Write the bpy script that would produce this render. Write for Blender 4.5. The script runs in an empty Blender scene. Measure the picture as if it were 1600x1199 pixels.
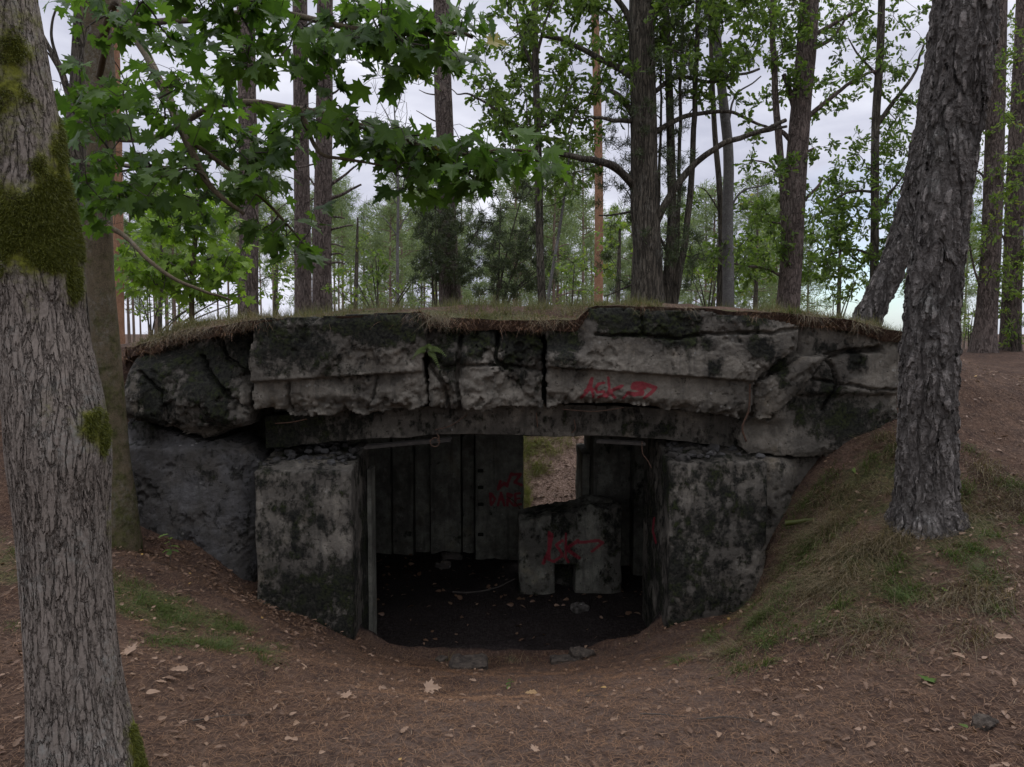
import bpy, math, random
import numpy as np

# ------------------------------------------------------------------ camera
C = bpy.context.scene.collection
SC = bpy.context.scene
F = 1209.0            # focal length in photo pixels (photo 1600 x 1199)
EYE = 1.6
PITCH = math.atan(80.0 / F)
cam_d = bpy.data.cameras.new('camera')
cam_d.sensor_width = 36.0
cam_d.lens = 36.0 * F / 1600.0
cam_d.clip_start = 0.05
cam_d.clip_end = 3000
cam = bpy.data.objects.new('camera', cam_d)
C.objects.link(cam)
cam.location = (0, 0, EYE)
cam.rotation_euler = (math.pi / 2 - PITCH, 0, 0)
SC.camera = cam

# ------------------------------------------------------------------ world, sun, exposure
SUN_EL, SUN_AZ = math.radians(58), math.radians(35)     # behind the bunker, to the right
W = bpy.data.worlds.new('World')
SC.world = W
W.use_nodes = True
wn, wl = W.node_tree.nodes, W.node_tree.links
wn.clear()
wo = wn.new('ShaderNodeOutputWorld')
bg = wn.new('ShaderNodeBackground')
bg.inputs['Strength'].default_value = 0.10
sky = wn.new('ShaderNodeTexSky')
sky.sky_type = 'NISHITA'
sky.sun_disc = False
sky.sun_elevation = SUN_EL
sky.sun_rotation = SUN_AZ
tc = wn.new('ShaderNodeTexCoord')
mp = wn.new('ShaderNodeMapping')
mp.inputs['Scale'].default_value = (1.0, 1.0, 2.6)
n1 = wn.new('ShaderNodeTexNoise')
n1.inputs['Scale'].default_value = 3.2
n1.inputs['Detail'].default_value = 7
n1.inputs['Roughness'].default_value = 0.55
r1 = wn.new('ShaderNodeValToRGB')
r1.color_ramp.elements[0].position = 0.32
r1.color_ramp.elements[0].color = (3.1, 3.25, 4.2, 1)
r1.color_ramp.elements[1].position = 0.66
r1.color_ramp.elements[1].color = (6.7, 6.8, 7.6, 1)
# a gap of blue sky low on the right of the view
n2 = wn.new('ShaderNodeTexNoise')
n2.inputs['Scale'].default_value = 5.0
n2.inputs['Detail'].default_value = 5
dotn = wn.new('ShaderNodeVectorMath')
dotn.operation = 'DOT_PRODUCT'
gv = np.array([0.46, 1.0, 0.035]); gv /= np.linalg.norm(gv)
dotn.inputs[1].default_value = tuple(gv)
gap = wn.new('ShaderNodeMapRange')
gap.inputs['From Min'].default_value = 0.985
gap.inputs['From Max'].default_value = 0.9985
addg = wn.new('ShaderNodeMath'); addg.operation = 'MULTIPLY_ADD'
addg.inputs[1].default_value = 1.0
rg = wn.new('ShaderNodeMapRange')
rg.inputs['From Min'].default_value = 0.30
rg.inputs['From Max'].default_value = 0.75
mulg = wn.new('ShaderNodeMath'); mulg.operation = 'MULTIPLY'
skyg = wn.new('ShaderNodeMixRGB'); skyg.blend_type = 'MULTIPLY'
skyg.inputs['Fac'].default_value = 1.0
skyg.inputs['Color2'].default_value = (0.75, 1.0, 1.15, 1)
mixw = wn.new('ShaderNodeMixRGB')
wl.new(tc.outputs['Generated'], mp.inputs['Vector'])
wl.new(mp.outputs['Vector'], n1.inputs['Vector'])
wl.new(mp.outputs['Vector'], n2.inputs['Vector'])
wl.new(n1.outputs['Fac'], r1.inputs['Fac'])
wl.new(tc.outputs['Generated'], dotn.inputs[0])
wl.new(dotn.outputs['Value'], gap.inputs['Value'])
wl.new(n2.outputs['Fac'], rg.inputs['Value'])
wl.new(gap.outputs['Result'], mulg.inputs[0])
wl.new(rg.outputs['Result'], mulg.inputs[1])
wl.new(mulg.outputs['Value'], mixw.inputs['Fac'])
wl.new(sky.outputs['Color'], skyg.inputs['Color1'])
wl.new(r1.outputs['Color'], mixw.inputs['Color1'])
wl.new(skyg.outputs['Color'], mixw.inputs['Color2'])
# an overcast sky is brighter overhead than near the horizon
sepw = wn.new('ShaderNodeSeparateXYZ')
zen = wn.new('ShaderNodeMapRange')
zen.inputs['From Min'].default_value = 0.38
zen.inputs['From Max'].default_value = 1.0
zen.inputs['To Min'].default_value = 1.0
zen.inputs['To Max'].default_value = 3.0
mulz = wn.new('ShaderNodeMixRGB'); mulz.blend_type = 'MULTIPLY'
mulz.inputs['Fac'].default_value = 1.0
wl.new(tc.outputs['Generated'], sepw.inputs[0])
wl.new(sepw.outputs['Z'], zen.inputs['Value'])
wl.new(mixw.outputs['Color'], mulz.inputs['Color1'])
wl.new(zen.outputs['Result'], mulz.inputs['Color2'])
wl.new(mulz.outputs['Color'], bg.inputs['Color'])
wl.new(bg.outputs['Background'], wo.inputs['Surface'])

sun_d = bpy.data.lights.new('sun', 'SUN')
sun_d.energy = 0.6
sun_d.angle = math.radians(25)
sun_d.color = (1.0, 0.95, 0.88)
sun = bpy.data.objects.new('sun', sun_d)
C.objects.link(sun)
sun.rotation_euler = (math.pi / 2 - SUN_EL, 0, math.pi - SUN_AZ)

SC.view_settings.view_transform = 'Standard'
SC.view_settings.look = 'None'
SC.view_settings.exposure = 0.5
SC.view_settings.gamma = 1.0
SC.render.engine = 'CYCLES'
SC.cycles.max_bounces = 8
SC.cycles.diffuse_bounces = 4
SC.cycles.transmission_bounces = 6
SC.cycles.transparent_max_bounces = 6

# ------------------------------------------------------------------ helpers
random.seed(7)
RNG = np.random.default_rng(11)
SP, CP = math.sin(PITCH), math.cos(PITCH)


def P(px, py, d):
    """point at photo pixel (px, py) and distance d along +Y."""
    px = np.asarray(px, float); py = np.asarray(py, float); d = np.asarray(d, float)
    u = (px - 800.0) / F
    v = (599.5 - py) / F
    ry = CP + v * SP
    rz = -SP + v * CP
    s = d / ry
    return np.stack([u * s, np.broadcast_to(d, s.shape) * 1.0, EYE + rz * s], -1)


def _h(ix, iy, iz, seed):
    n = (ix * 374761393 + iy * 668265263 + iz * 2147483647 * 3 + seed * 974634777) & 0xFFFFFFFF
    n = ((n ^ (n >> 13)) * 1274126177) & 0xFFFFFFFF
    n = (n ^ (n >> 16)) & 0xFFFFFFFF
    n = (n * 2246822519) & 0xFFFFFFFF
    n = n ^ (n >> 15)
    return (n & 0xFFFFFF) / float(0xFFFFFF)


def vnoise(p, seed=0):
    p = np.asarray(p, float)
    i = np.floor(p).astype(np.int64)
    f = p - i
    f = f * f * (3 - 2 * f)
    x, y, z = i[..., 0], i[..., 1], i[..., 2]
    fx, fy, fz = f[..., 0], f[..., 1], f[..., 2]
    r = 0
    for dx in (0, 1):
        for dy in (0, 1):
            for dz in (0, 1):
                w = (fx if dx else 1 - fx) * (fy if dy else 1 - fy) * (fz if dz else 1 - fz)
                r = r + w * _h(x + dx, y + dy, z + dz, seed)
    return r


def fbm(p, sc=1.0, oct=4, seed=0, rough=0.5):
    p = np.asarray(p, float) * sc
    a, t, s = 1.0, 0.0, 0.0
    for k in range(oct):
        s = s + a * vnoise(p, seed + k * 17)
        t += a
        a *= rough
        p = p * 2.03 + 3.1
    return s / t


def sstep(a, b, x):
    t = np.clip((x - a) / (b - a), 0, 1)
    return t * t * (3 - 2 * t)


def segdist(px, py, poly):
    """distance of points to a polyline, in pixels"""
    best = np.full(np.shape(px), 1e9)
    for (x0, y0), (x1, y1) in zip(poly[:-1], poly[1:]):
        dx, dy = x1 - x0, y1 - y0
        L = dx * dx + dy * dy + 1e-9
        t = np.clip(((px - x0) * dx + (py - y0) * dy) / L, 0, 1)
        best = np.minimum(best, np.hypot(px - x0 - t * dx, py - y0 - t * dy))
    return best


def inpoly(px, py, poly):
    ins = np.zeros(np.shape(px), bool)
    n = len(poly)
    for i in range(n):
        x0, y0 = poly[i]; x1, y1 = poly[(i + 1) % n]
        c = ((y0 > py) != (y1 > py)) & (px < (x1 - x0) * (py - y0) / ((y1 - y0) if y1 != y0 else 1e-9) + x0)
        ins ^= c
    return ins


class MB:
    """collects geometry, then links it as ONE mesh object"""
    def __init__(self):
        self.v = []; self.f = []; self.n = 0; self.at = {}; self.mi = []; self.slot = 0

    def add(self, v, f, **at):
        v = np.asarray(v, float).reshape(-1, 3)
        fs = f if isinstance(f, list) else [f]
        for q in fs:
            q = np.asarray(q, np.int64)
            if q.size:
                self.f.append(q + self.n); self.mi.append(self.slot)
        for k, a in at.items():
            self.at.setdefault(k, []).append((self.n, np.broadcast_to(np.asarray(a, float), (len(v),))))
        self.v.append(v)
        self.n += len(v)

    def build(self, name, mat=None, parent=None, smooth=True):
        me = bpy.data.meshes.new(name)
        if self.n:
            V = np.concatenate(self.v).astype(np.float32)
            loops = np.concatenate([q.reshape(-1) for q in self.f]).astype(np.int32)
            tot = np.concatenate([np.full(len(q), q.shape[1]) for q in self.f]).astype(np.int32)
            st = np.concatenate([[0], np.cumsum(tot)[:-1]]).astype(np.int32)
            me.vertices.add(len(V)); me.vertices.foreach_set('co', V.reshape(-1))
            me.loops.add(len(loops)); me.loops.foreach_set('vertex_index', loops)
            me.polygons.add(len(tot)); me.polygons.foreach_set('loop_start', st)
            me.polygons.foreach_set('loop_total', tot)
            me.polygons.foreach_set('use_smooth', np.full(len(tot), smooth))
            if any(self.mi):
                me.polygons.foreach_set('material_index', np.concatenate([np.full(len(q), s) for q, s in zip(self.f, self.mi)]).astype(np.int32))
            for k, lst in self.at.items():
                arr = np.zeros(len(V), np.float32)
                for o, a in lst:
                    arr[o:o + len(a)] = a
                me.attributes.new(k, 'FLOAT', 'POINT').data.foreach_set('value', arr)
            me.update(calc_edges=True)
            me.validate()
        if mat is not None:
            for m_ in (mat if isinstance(mat, (list, tuple)) else [mat]):
                me.materials.append(m_)
        o = bpy.data.objects.new(name, me)
        C.objects.link(o)
        if parent is not None:
            o.parent = parent
            o.matrix_parent_inverse = parent.matrix_world.inverted() if False else o.matrix_parent_inverse
            off = np.array(parent.get('_org', (0, 0, 0)))
            if np.any(off):
                co = np.zeros(len(me.vertices) * 3, np.float32)
                me.vertices.foreach_get('co', co)
                co = co.reshape(-1, 3) - off.astype(np.float32)
                me.vertices.foreach_set('co', co.reshape(-1)); me.update()
        return o


def tag(o, label, cat, group=None, kind=None):
    if label: o['label'] = label
    if cat: o['category'] = cat
    if group: o['group'] = group
    if kind: o['kind'] = kind
    return o


def thing(name, label, cat, loc=(0, 0, 0), group=None):
    o = bpy.data.objects.new(name, None)
    C.objects.link(o)
    o.location = tuple(float(c) for c in loc)
    o['_org'] = [float(c) for c in loc]
    return tag(o, label, cat, group)


def grid_faces(nu, nv, wrap=False):
    i = np.arange(nu - 1)[:, None]
    if wrap:
        j = np.arange(nv)[None]; j2 = (j + 1) % nv
    else:
        j = np.arange(nv - 1)[None]; j2 = j + 1
    a = i * nv + j; b = i * nv + j2
    return np.stack([a, b, b + nv, a + nv], -1).reshape(-1, 4)


def resample(pts, n):
    """Catmull-Rom through pts, n samples"""
    pts = np.asarray(pts, float)
    if len(pts) == 2:
        t = np.linspace(0, 1, n)[:, None]
        return pts[0] * (1 - t) + pts[1] * t
    p = np.vstack([2 * pts[0] - pts[1], pts, 2 * pts[-1] - pts[-2]])
    m = len(pts) - 1
    t = np.linspace(0, m - 1e-6, n)
    i = t.astype(int); u = (t - i)[:, None]
    p0, p1, p2, p3 = p[i], p[i + 1], p[i + 2], p[i + 3]
    return 0.5 * (2 * p1 + (p2 - p0) * u + (2 * p0 - 5 * p1 + 4 * p2 - p3) * u ** 2 + (3 * p1 - p0 - 3 * p2 + p3) * u ** 3)


def frames(path):
    t = np.gradient(path, axis=0)
    t /= np.linalg.norm(t, axis=1)[:, None] + 1e-12
    a = np.array([1.0, 0, 0]) if abs(t[0][0]) < 0.8 else np.array([0, 1.0, 0])
    us = []
    u = a
    for k in range(len(path)):
        u = u - t[k] * np.dot(u, t[k])
        u = u / (np.linalg.norm(u) + 1e-12)
        us.append(u)
    us = np.array(us)
    return t, us, np.cross(t, us)


def tube(mb, path, rad, seg=8, cap=True, rough=0.0, rsc=3.0, seed=0, **at):
    path = np.asarray(path, float)
    rad = np.broadcast_to(np.asarray(rad, float), (len(path),))
    t, u, w = frames(path)
    th = np.linspace(0, 2 * np.pi, seg, endpoint=False)
    dirs = u[:, None] * np.cos(th)[None, :, None] + w[:, None] * np.sin(th)[None, :, None]
    R = rad[:, None] * np.ones((1, seg))
    if rough:
        q = path[:, None] + dirs * R[..., None]
        R = R * (1 + rough * (fbm(q * np.array([1, 1, 0.45]), rsc, 3, seed) - 0.5) * 2)
    v = path[:, None] + dirs * R[..., None]
    f = [grid_faces(len(path), seg, True)]
    vv = v.reshape(-1, 3)
    if cap:
        n = len(vv)
        vv = np.vstack([vv, path[-1:]])
        last = (len(path) - 1) * seg
        j = np.arange(seg)
        f.append(np.stack([last + j, last + (j + 1) % seg, np.full(seg, n)], -1))
    mb.add(vv, f, **at)
    return v


def fan_leaf(half, cen, fold=0.25, droop=0.25):
    """leaf template: outline mirrored, fan from a centre vertex"""
    h = np.array(half, float)
    o = np.vstack([h, (h[1:-1] * np.array([-1, 1]))[::-1]])
    v = np.vstack([[cen], o])
    z = fold * np.abs(v[:, 0]) - droop * v[:, 1] ** 2
    n = len(o)
    i = np.arange(n)
    f = np.stack([np.zeros(n, int), 1 + i, 1 + (i + 1) % n], -1)
    rr = np.hypot(v[:, 0] - cen[0], v[:, 1] - cen[1])
    wv = 0.30 * (rr / rr.max() - 0.5); wv[0] = 0.12
    return np.column_stack([v, z]), f, wv


MAPLE = fan_leaf([(0, 0), (.09, -.03), (.34, -.13), (.29, .01), (.50, .08), (.37, .19), (.47, .30), (.68, .48), (.45, .46),
                  (.41, .57), (.22, .46), (.17, .62), (.28, .79), (.12, .79), (0, 1.06)], (0, .28), 0.16, 0.22)
OAK = fan_leaf([(0, 0), (.06, .1), (.15, .24), (.10, .34), (.22, .5), (.15, .6), (.24, .77), (.12, .95), (0, 1.0)], (0, .5), 0.3, 0.25)
BIRCHL = fan_leaf([(0, 0), (.2, .12), (.3, .3), (.22, .6), (0, 1)], (0, .35), 0.2, 0.2)


def norm(a):
    return a / (np.linalg.norm(a, axis=-1, keepdims=True) + 1e-12)


def place_leaves(mb, tpl, pos, fwd, nor, size, rnd):
    tv, tf, tw = tpl
    fwd = norm(fwd)
    nor = norm(nor - fwd * np.sum(nor * fwd, -1, keepdims=True))
    side = np.cross(fwd, nor)
    s = np.asarray(size)[:, None, None]
    v = pos[:, None] + s * (tv[None, :, 0:1] * side[:, None] + tv[None, :, 1:2] * fwd[:, None] + tv[None, :, 2:3] * nor[:, None])
    n, k = len(pos), len(tv)
    f = (tf[None] + (np.arange(n) * k)[:, None, None]).reshape(-1, 3)
    mb.add(v.reshape(-1, 3), f, rnd=np.where(np.repeat(rnd, k) > .93, np.repeat(rnd, k), np.clip(np.repeat(rnd, k) + np.tile(tw, n), 0, .92)))


def rdir(rng, n, zb=0.0):
    v = rng.normal(size=(n, 3))
    v = norm(v)
    v[:, 2] += zb
    return norm(v)


# ------------------------------------------------------------------ materials
def nodemat(name):
    m = bpy.data.materials.new(name)
    m.use_nodes = True
    nt = m.node_tree
    nt.nodes.clear()
    out = nt.nodes.new('ShaderNodeOutputMaterial')
    return m, nt, out


class NG:
    def __init__(self, nt):
        self.nt = nt

    def n(self, typ, **kw):
        nd = self.nt.nodes.new('ShaderNode' + typ)
        for k, v in kw.items():
            setattr(nd, k, v)
        return nd

    def put(self, sock, v):
        if isinstance(v, bpy.types.NodeSocket):
            self.nt.links.new(v, sock)
        elif isinstance(v, tuple) and len(v) == 3 and sock.type == 'RGBA':
            sock.default_value = (*v, 1)
        else:
            sock.default_value = v

    def math(self, op, a, b=0.0, c=0.0):
        m = self.n('Math', operation=op)
        self.put(m.inputs[0], a); self.put(m.inputs[1], b)
        if len(m.inputs) > 2: self.put(m.inputs[2], c)
        return m.outputs[0]

    def mix(self, fac, a, b, mode='MIX'):
        m = self.n('MixRGB', blend_type=mode)
        self.put(m.inputs[0], fac); self.put(m.inputs[1], a); self.put(m.inputs[2], b)
        return m.outputs[0]

    def noise(self, vec, scale, detail=4, rough=0.55, dist=0.0):
        m = self.n('TexNoise')
        self.put(m.inputs['Vector'], vec)
        m.inputs['Scale'].default_value = scale
        m.inputs['Detail'].default_value = detail
        m.inputs['Roughness'].default_value = rough
        m.inputs['Distortion'].default_value = dist
        return m.outputs['Fac']

    def vor(self, vec, scale, feature='F1', rnd=1.0):
        m = self.n('TexVoronoi', feature=feature)
        self.put(m.inputs['Vector'], vec)
        m.inputs['Scale'].default_value = scale
        m.inputs['Randomness'].default_value = rnd
        return m

    def ramp(self, v, a, b, lo=0.0, hi=1.0):
        m = self.n('MapRange')
        m.interpolation_type = 'SMOOTHSTEP'
        self.put(m.inputs['Value'], v)
        m.inputs['From Min'].default_value = a
        m.inputs['From Max'].default_value = b
        m.inputs['To Min'].default_value = lo
        m.inputs['To Max'].default_value = hi
        return m.outputs['Result']

    def attr(self, name):
        return self.n('Attribute', attribute_name=name).outputs['Fac']

    def scale(self, vec, s):
        m = self.n('Mapping')
        self.put(m.inputs['Vector'], vec)
        m.inputs['Scale'].default_value = s
        return m.outputs['Vector']

    def pos(self):
        return self.n('NewGeometry').outputs['Position']

    def bump(self, h, strength=0.5, dist=0.02, nrm=None):
        m = self.n('Bump')
        m.inputs['Strength'].default_value = strength
        m.inputs['Distance'].default_value = dist
        self.put(m.inputs['Height'], h)
        if nrm is not None: self.put(m.inputs['Normal'], nrm)
        return m.outputs['Normal']

    def bsdf(self, out, col, rough=0.9, nrm=None, spec=0.2):
        b = self.n('BsdfPrincipled')
        self.put(b.inputs['Base Color'], col)
        self.put(b.inputs['Roughness'], rough)
        b.inputs['Specular IOR Level'].default_value = spec
        if nrm is not None: self.put(b.inputs['Normal'], nrm)
        self.nt.links.new(b.outputs[0], out.inputs['Surface'])
        return b


def mat_concrete(name, c1, c2, dark=(0.026, 0.026, 0.019), boards=0.0):
    m, nt, out = nodemat(name); g = NG(nt)
    p = g.pos()
    big = g.noise(p, 1.7, 5, 0.6)
    mid = g.noise(p, 9, 6, 0.65)
    fine = g.noise(p, 70, 4, 0.7)
    col = g.mix(g.ramp(big, 0.35, 0.65), c1, c2)
    col = g.mix(g.ramp(mid, 0.38, 0.62, 0.0, 0.65), col, tuple(x * 0.45 for x in c2))
    warm = g.noise(p, 3.3, 4, 0.6)
    col = g.mix(g.ramp(warm, 0.55, 0.75, 0, 0.5), col, (c1[0] * 1.0, c1[1] * 0.85, c1[2] * 0.62))
    col = g.mix(g.ramp(fine, 0.3, 0.7, 0.0, 0.5), col, tuple(x * 0.5 for x in c1))
    # rain streaks
    st = g.noise(g.scale(p, (9, 9, 0.8)), 1.6, 5, 0.6)
    col = g.mix(g.ramp(st, 0.52, 0.70, 0, 0.55), col, (0.05, 0.048, 0.04))
    # pits of aggregate
    vr = g.vor(p, 38)
    pit = g.ramp(vr.outputs['Distance'], 0.05, 0.28)
    sp = g.noise(p, 14, 3, 0.5)
    pitm = g.math('MULTIPLY', g.math('SUBTRACT', 1.0, pit), g.ramp(sp, 0.5, 0.62))
    col = g.mix(g.math('MULTIPLY', pitm, 0.7), col, (0.03, 0.028, 0.024))
    # pale lichen dots
    li = g.vor(p, 17)
    lim = g.math('MULTIPLY', g.ramp(li.outputs['Distance'], 0.24, 0.12), g.ramp(g.noise(p, 4.1, 3), 0.52, 0.64))
    col = g.mix(g.math('MULTIPLY', lim, 0.5), col, (0.36, 0.35, 0.31))
    # black algae and moss, where the 'stain' attribute says they grow; it also carries beam and parapet shade
    sa = g.attr('stain')
    nz = g.math('ADD', g.math('MULTIPLY', g.noise(p, 5.5, 9, 0.72), 1.2), g.math('MULTIPLY', g.noise(g.scale(p, (1, 1, 0.55)), 19, 6, 0.65), 0.8))
    sa = g.math('ADD', sa, g.math('MULTIPLY', g.math('SUBTRACT', g.noise(p, 1.7, 4, 0.6), 0.5), 1.1))
    gr = g.noise(g.scale(p, (1, 1, 0.7)), 3.1, 8, 0.7)
    gm = g.ramp(g.math('ADD', gr, g.math('MULTIPLY', sa, 0.22)), 0.46, 0.66)
    col = g.mix(g.math('MULTIPLY', gm, 0.72), col, (0.062, 0.056, 0.046))
    smask = g.ramp(g.math('ADD', sa, g.math('MULTIPLY', g.math('SUBTRACT', nz, 1.0), 2.1)), 0.38, 0.84)
    green = g.noise(p, 6.5, 4, 0.6)
    dcol = g.mix(g.ramp(green, 0.45, 0.62), dark, (0.028, 0.034, 0.012))
    dcol = g.mix(g.ramp(g.noise(p, 45, 3), 0.35, 0.7), dcol, (0.008, 0.008, 0.007))
    col = g.mix(smask, col, dcol)
    pa = g.attr('paint')
    pm = g.ramp(g.math('ADD', pa, g.math('MULTIPLY', g.math('SUBTRACT', g.noise(p, 45, 5, 0.7), 0.5), 0.9)), 0.22, 0.8, 0, 0.82)
    col = g.mix(pm, col, (0.25, 0.022, 0.035))
    h = g.math('ADD', g.math('MULTIPLY', mid, 0.8), g.math('MULTIPLY', fine, 0.25))
    h = g.math('ADD', h, g.math('MULTIPLY', smask, 0.5))
    h = g.math('SUBTRACT', h, g.math('MULTIPLY', pitm, 0.6))
    if boards:
        w = g.n('TexWave', wave_type='BANDS', bands_direction='Z', wave_profile='SAW')
        g.put(w.inputs['Vector'], p)
        w.inputs['Scale'].default_value = 2.4
        w.inputs['Distortion'].default_value = 0.35
        w.inputs['Detail'].default_value = 2
        h = g.math('ADD', h, g.math('MULTIPLY', w.outputs['Fac'], boards))
    nrm = g.bump(h, 0.9, 0.03)
    g.bsdf(out, col, 0.92, nrm, 0.15)
    return m


def mat_bark(name, c1, c2, vs=(40, 40, 10), amp=0.012, mosscol=(0.05, 0.065, 0.012), lichen=0.35, plates=False, crack=0.10, con=0.7, warp=0.02):
    m, nt, out = nodemat(name); g = NG(nt)
    p = g.pos()
    nv = g.n('TexNoise'); g.put(nv.inputs['Vector'], g.scale(p, (1, 1, 0.5))); nv.inputs['Scale'].default_value = 9.0; nv.inputs['Detail'].default_value = 4
    wp = g.n('VectorMath', operation='MULTIPLY_ADD')
    g.put(wp.inputs[0], nv.outputs['Color']); wp.inputs[1].default_value = (warp, warp, warp * 1.5); g.put(wp.inputs[2], p)
    nb = g.math('SUBTRACT', g.noise(g.scale(p, (1, 1, 0.6)), 13, 5, 0.65), 0.5)
    nb2 = g.math('SUBTRACT', g.noise(p, 31, 4, 0.6), 0.5)

    def edge(f, w, k, n):
        v = g.vor(g.scale(wp.outputs[0], tuple(x * f for x in vs)), 1.0, 'DISTANCE_TO_EDGE')
        return g.ramp(g.math('ADD', v.outputs['Distance'], g.math('MULTIPLY', n, k)), 0.0, w)

    def furrow(f, w, det):
        nn = g.noise(g.scale(wp.outputs[0], tuple(x * f for x in vs)), 1.0, det, 0.5)
        return g.ramp(g.math('ABSOLUTE', g.math('SUBTRACT', nn, 0.5)), 0.0, w)
    if plates:
        cr = g.math('MULTIPLY', furrow(0.62, crack * 0.26, 3), g.math('ADD', 0.35, g.math('MULTIPLY', edge(1.0, crack * 1.5, 0.5, nb), 0.65)))
        cr2 = edge(2.3, crack * 1.6, 0.6, nb2)
    else:
        cr = furrow(1.0, crack * 0.34, 3)
        cr2 = g.math('MULTIPLY', furrow(2.2, crack * 0.4, 3), g.math('ADD', 0.6, g.math('MULTIPLY', edge(0.9, crack, 0.5, nb), 0.4)))
    cell = g.vor(g.scale(wp.outputs[0], vs), 1.0)
    rid = g.noise(g.scale(p, (vs[0] * 2.2, vs[1] * 2.2, vs[2] * 1.6)), 1.0, 6, 0.7)
    fine = g.noise(p, 110, 4, 0.7)
    col = g.mix(g.ramp(rid, 0.3, 0.7), c1, c2)
    col = g.mix(g.ramp(g.noise(p, 2.6, 4, 0.6), 0.4, 0.65, 0, 0.55), col, tuple(x * 0.6 for x in c1))
    cv = g.n('SeparateColor'); g.put(cv.inputs[0], cell.outputs['Color'])
    col = g.mix(g.math('MULTIPLY', cv.outputs[0], 0.4), col, tuple(x * 0.55 for x in c1))
    col = g.mix(g.ramp(fine, 0.35, 0.7, 0, 0.5), col, tuple(min(1, x * 1.35) for x in c2))
    lm = g.math('MULTIPLY', g.ramp(g.noise(p, 3.2, 6, 0.7), 0.48, 0.66), g.ramp(g.noise(p, 38, 5, 0.75), 0.42, 0.62))
    col = g.mix(g.math('MULTIPLY', lm, lichen), col, (0.27, 0.28, 0.245))
    dk = tuple(x * 0.25 for x in c1)
    both = g.math('MULTIPLY', cr, g.math('ADD', 0.45, g.math('MULTIPLY', cr2, 0.55)))
    col = g.mix(g.math('MULTIPLY', g.math('SUBTRACT', 1.0, both), con), col, dk)
    ma = g.attr('moss')
    mm = g.ramp(g.math('ADD', ma, g.math('MULTIPLY', g.math('SUBTRACT', g.noise(p, 11, 8, 0.7), 0.5), 2.3)), 0.22, 0.86)
    mc = g.mix(g.ramp(g.noise(p, 28, 4, 0.7), 0.35, 0.65), tuple(x * 0.35 for x in mosscol), mosscol)
    col = g.mix(mm, col, mc)
    h = g.math('ADD', both, g.math('MULTIPLY', rid, 0.45))
    if plates:
        h = g.math('ADD', h, g.math('MULTIPLY', cv.outputs[1], 0.45))
    hm = g.mix(mm, h, g.math('ADD', 0.9, g.math('MULTIPLY', g.noise(p, 24, 4, 0.6), 1.0)))
    hf = g.math('ADD', hm, g.math('MULTIPLY', fine, 0.2))
    nrm = g.bump(hf, 1.0, amp)
    g.bsdf(out, col, 0.9, nrm, 0.15)
    dsp = g.n('Displacement')
    dsp.inputs['Midlevel'].default_value = 1.5
    dsp.inputs['Scale'].default_value = amp
    g.put(dsp.inputs['Height'], hm)
    return m, nt, dsp, out


def bark(name, *a, disp=False, **k):
    m, nt, dsp, out = mat_bark(name, *a, **k)
    if disp:
        nt.links.new(dsp.outputs[0], out.inputs['Displacement'])
        m.displacement_method = 'BOTH'
    return m


def mat_leaf(name, ca, cb, cc=None, trans=0.45, rough=0.5, gloss=0.25):
    m, nt, out = nodemat(name); g = NG(nt)
    r = g.attr('rnd')
    col = g.mix(g.ramp(r, 0.0, 0.8), ca, cb)
    if cc is not None:
        col = g.mix(g.ramp(r, 0.93, 0.97), col, cc)
    b = g.n('BsdfPrincipled')
    g.put(b.inputs['Base Color'], col)
    b.inputs['Roughness'].default_value = rough
    b.inputs['Specular IOR Level'].default_value = gloss
    t = g.n('BsdfTranslucent')
    g.put(t.inputs['Color'], g.mix(1.0, col, (1.25, 1.35, 0.75), 'MULTIPLY'))
    mx = g.n('MixShader')
    mx.inputs[0].default_value = trans
    nt.links.new(b.outputs[0], mx.inputs[1]); nt.links.new(t.outputs[0], mx.inputs[2])
    nt.links.new(mx.outputs[0], out.inputs['Surface'])
    return m


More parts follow.
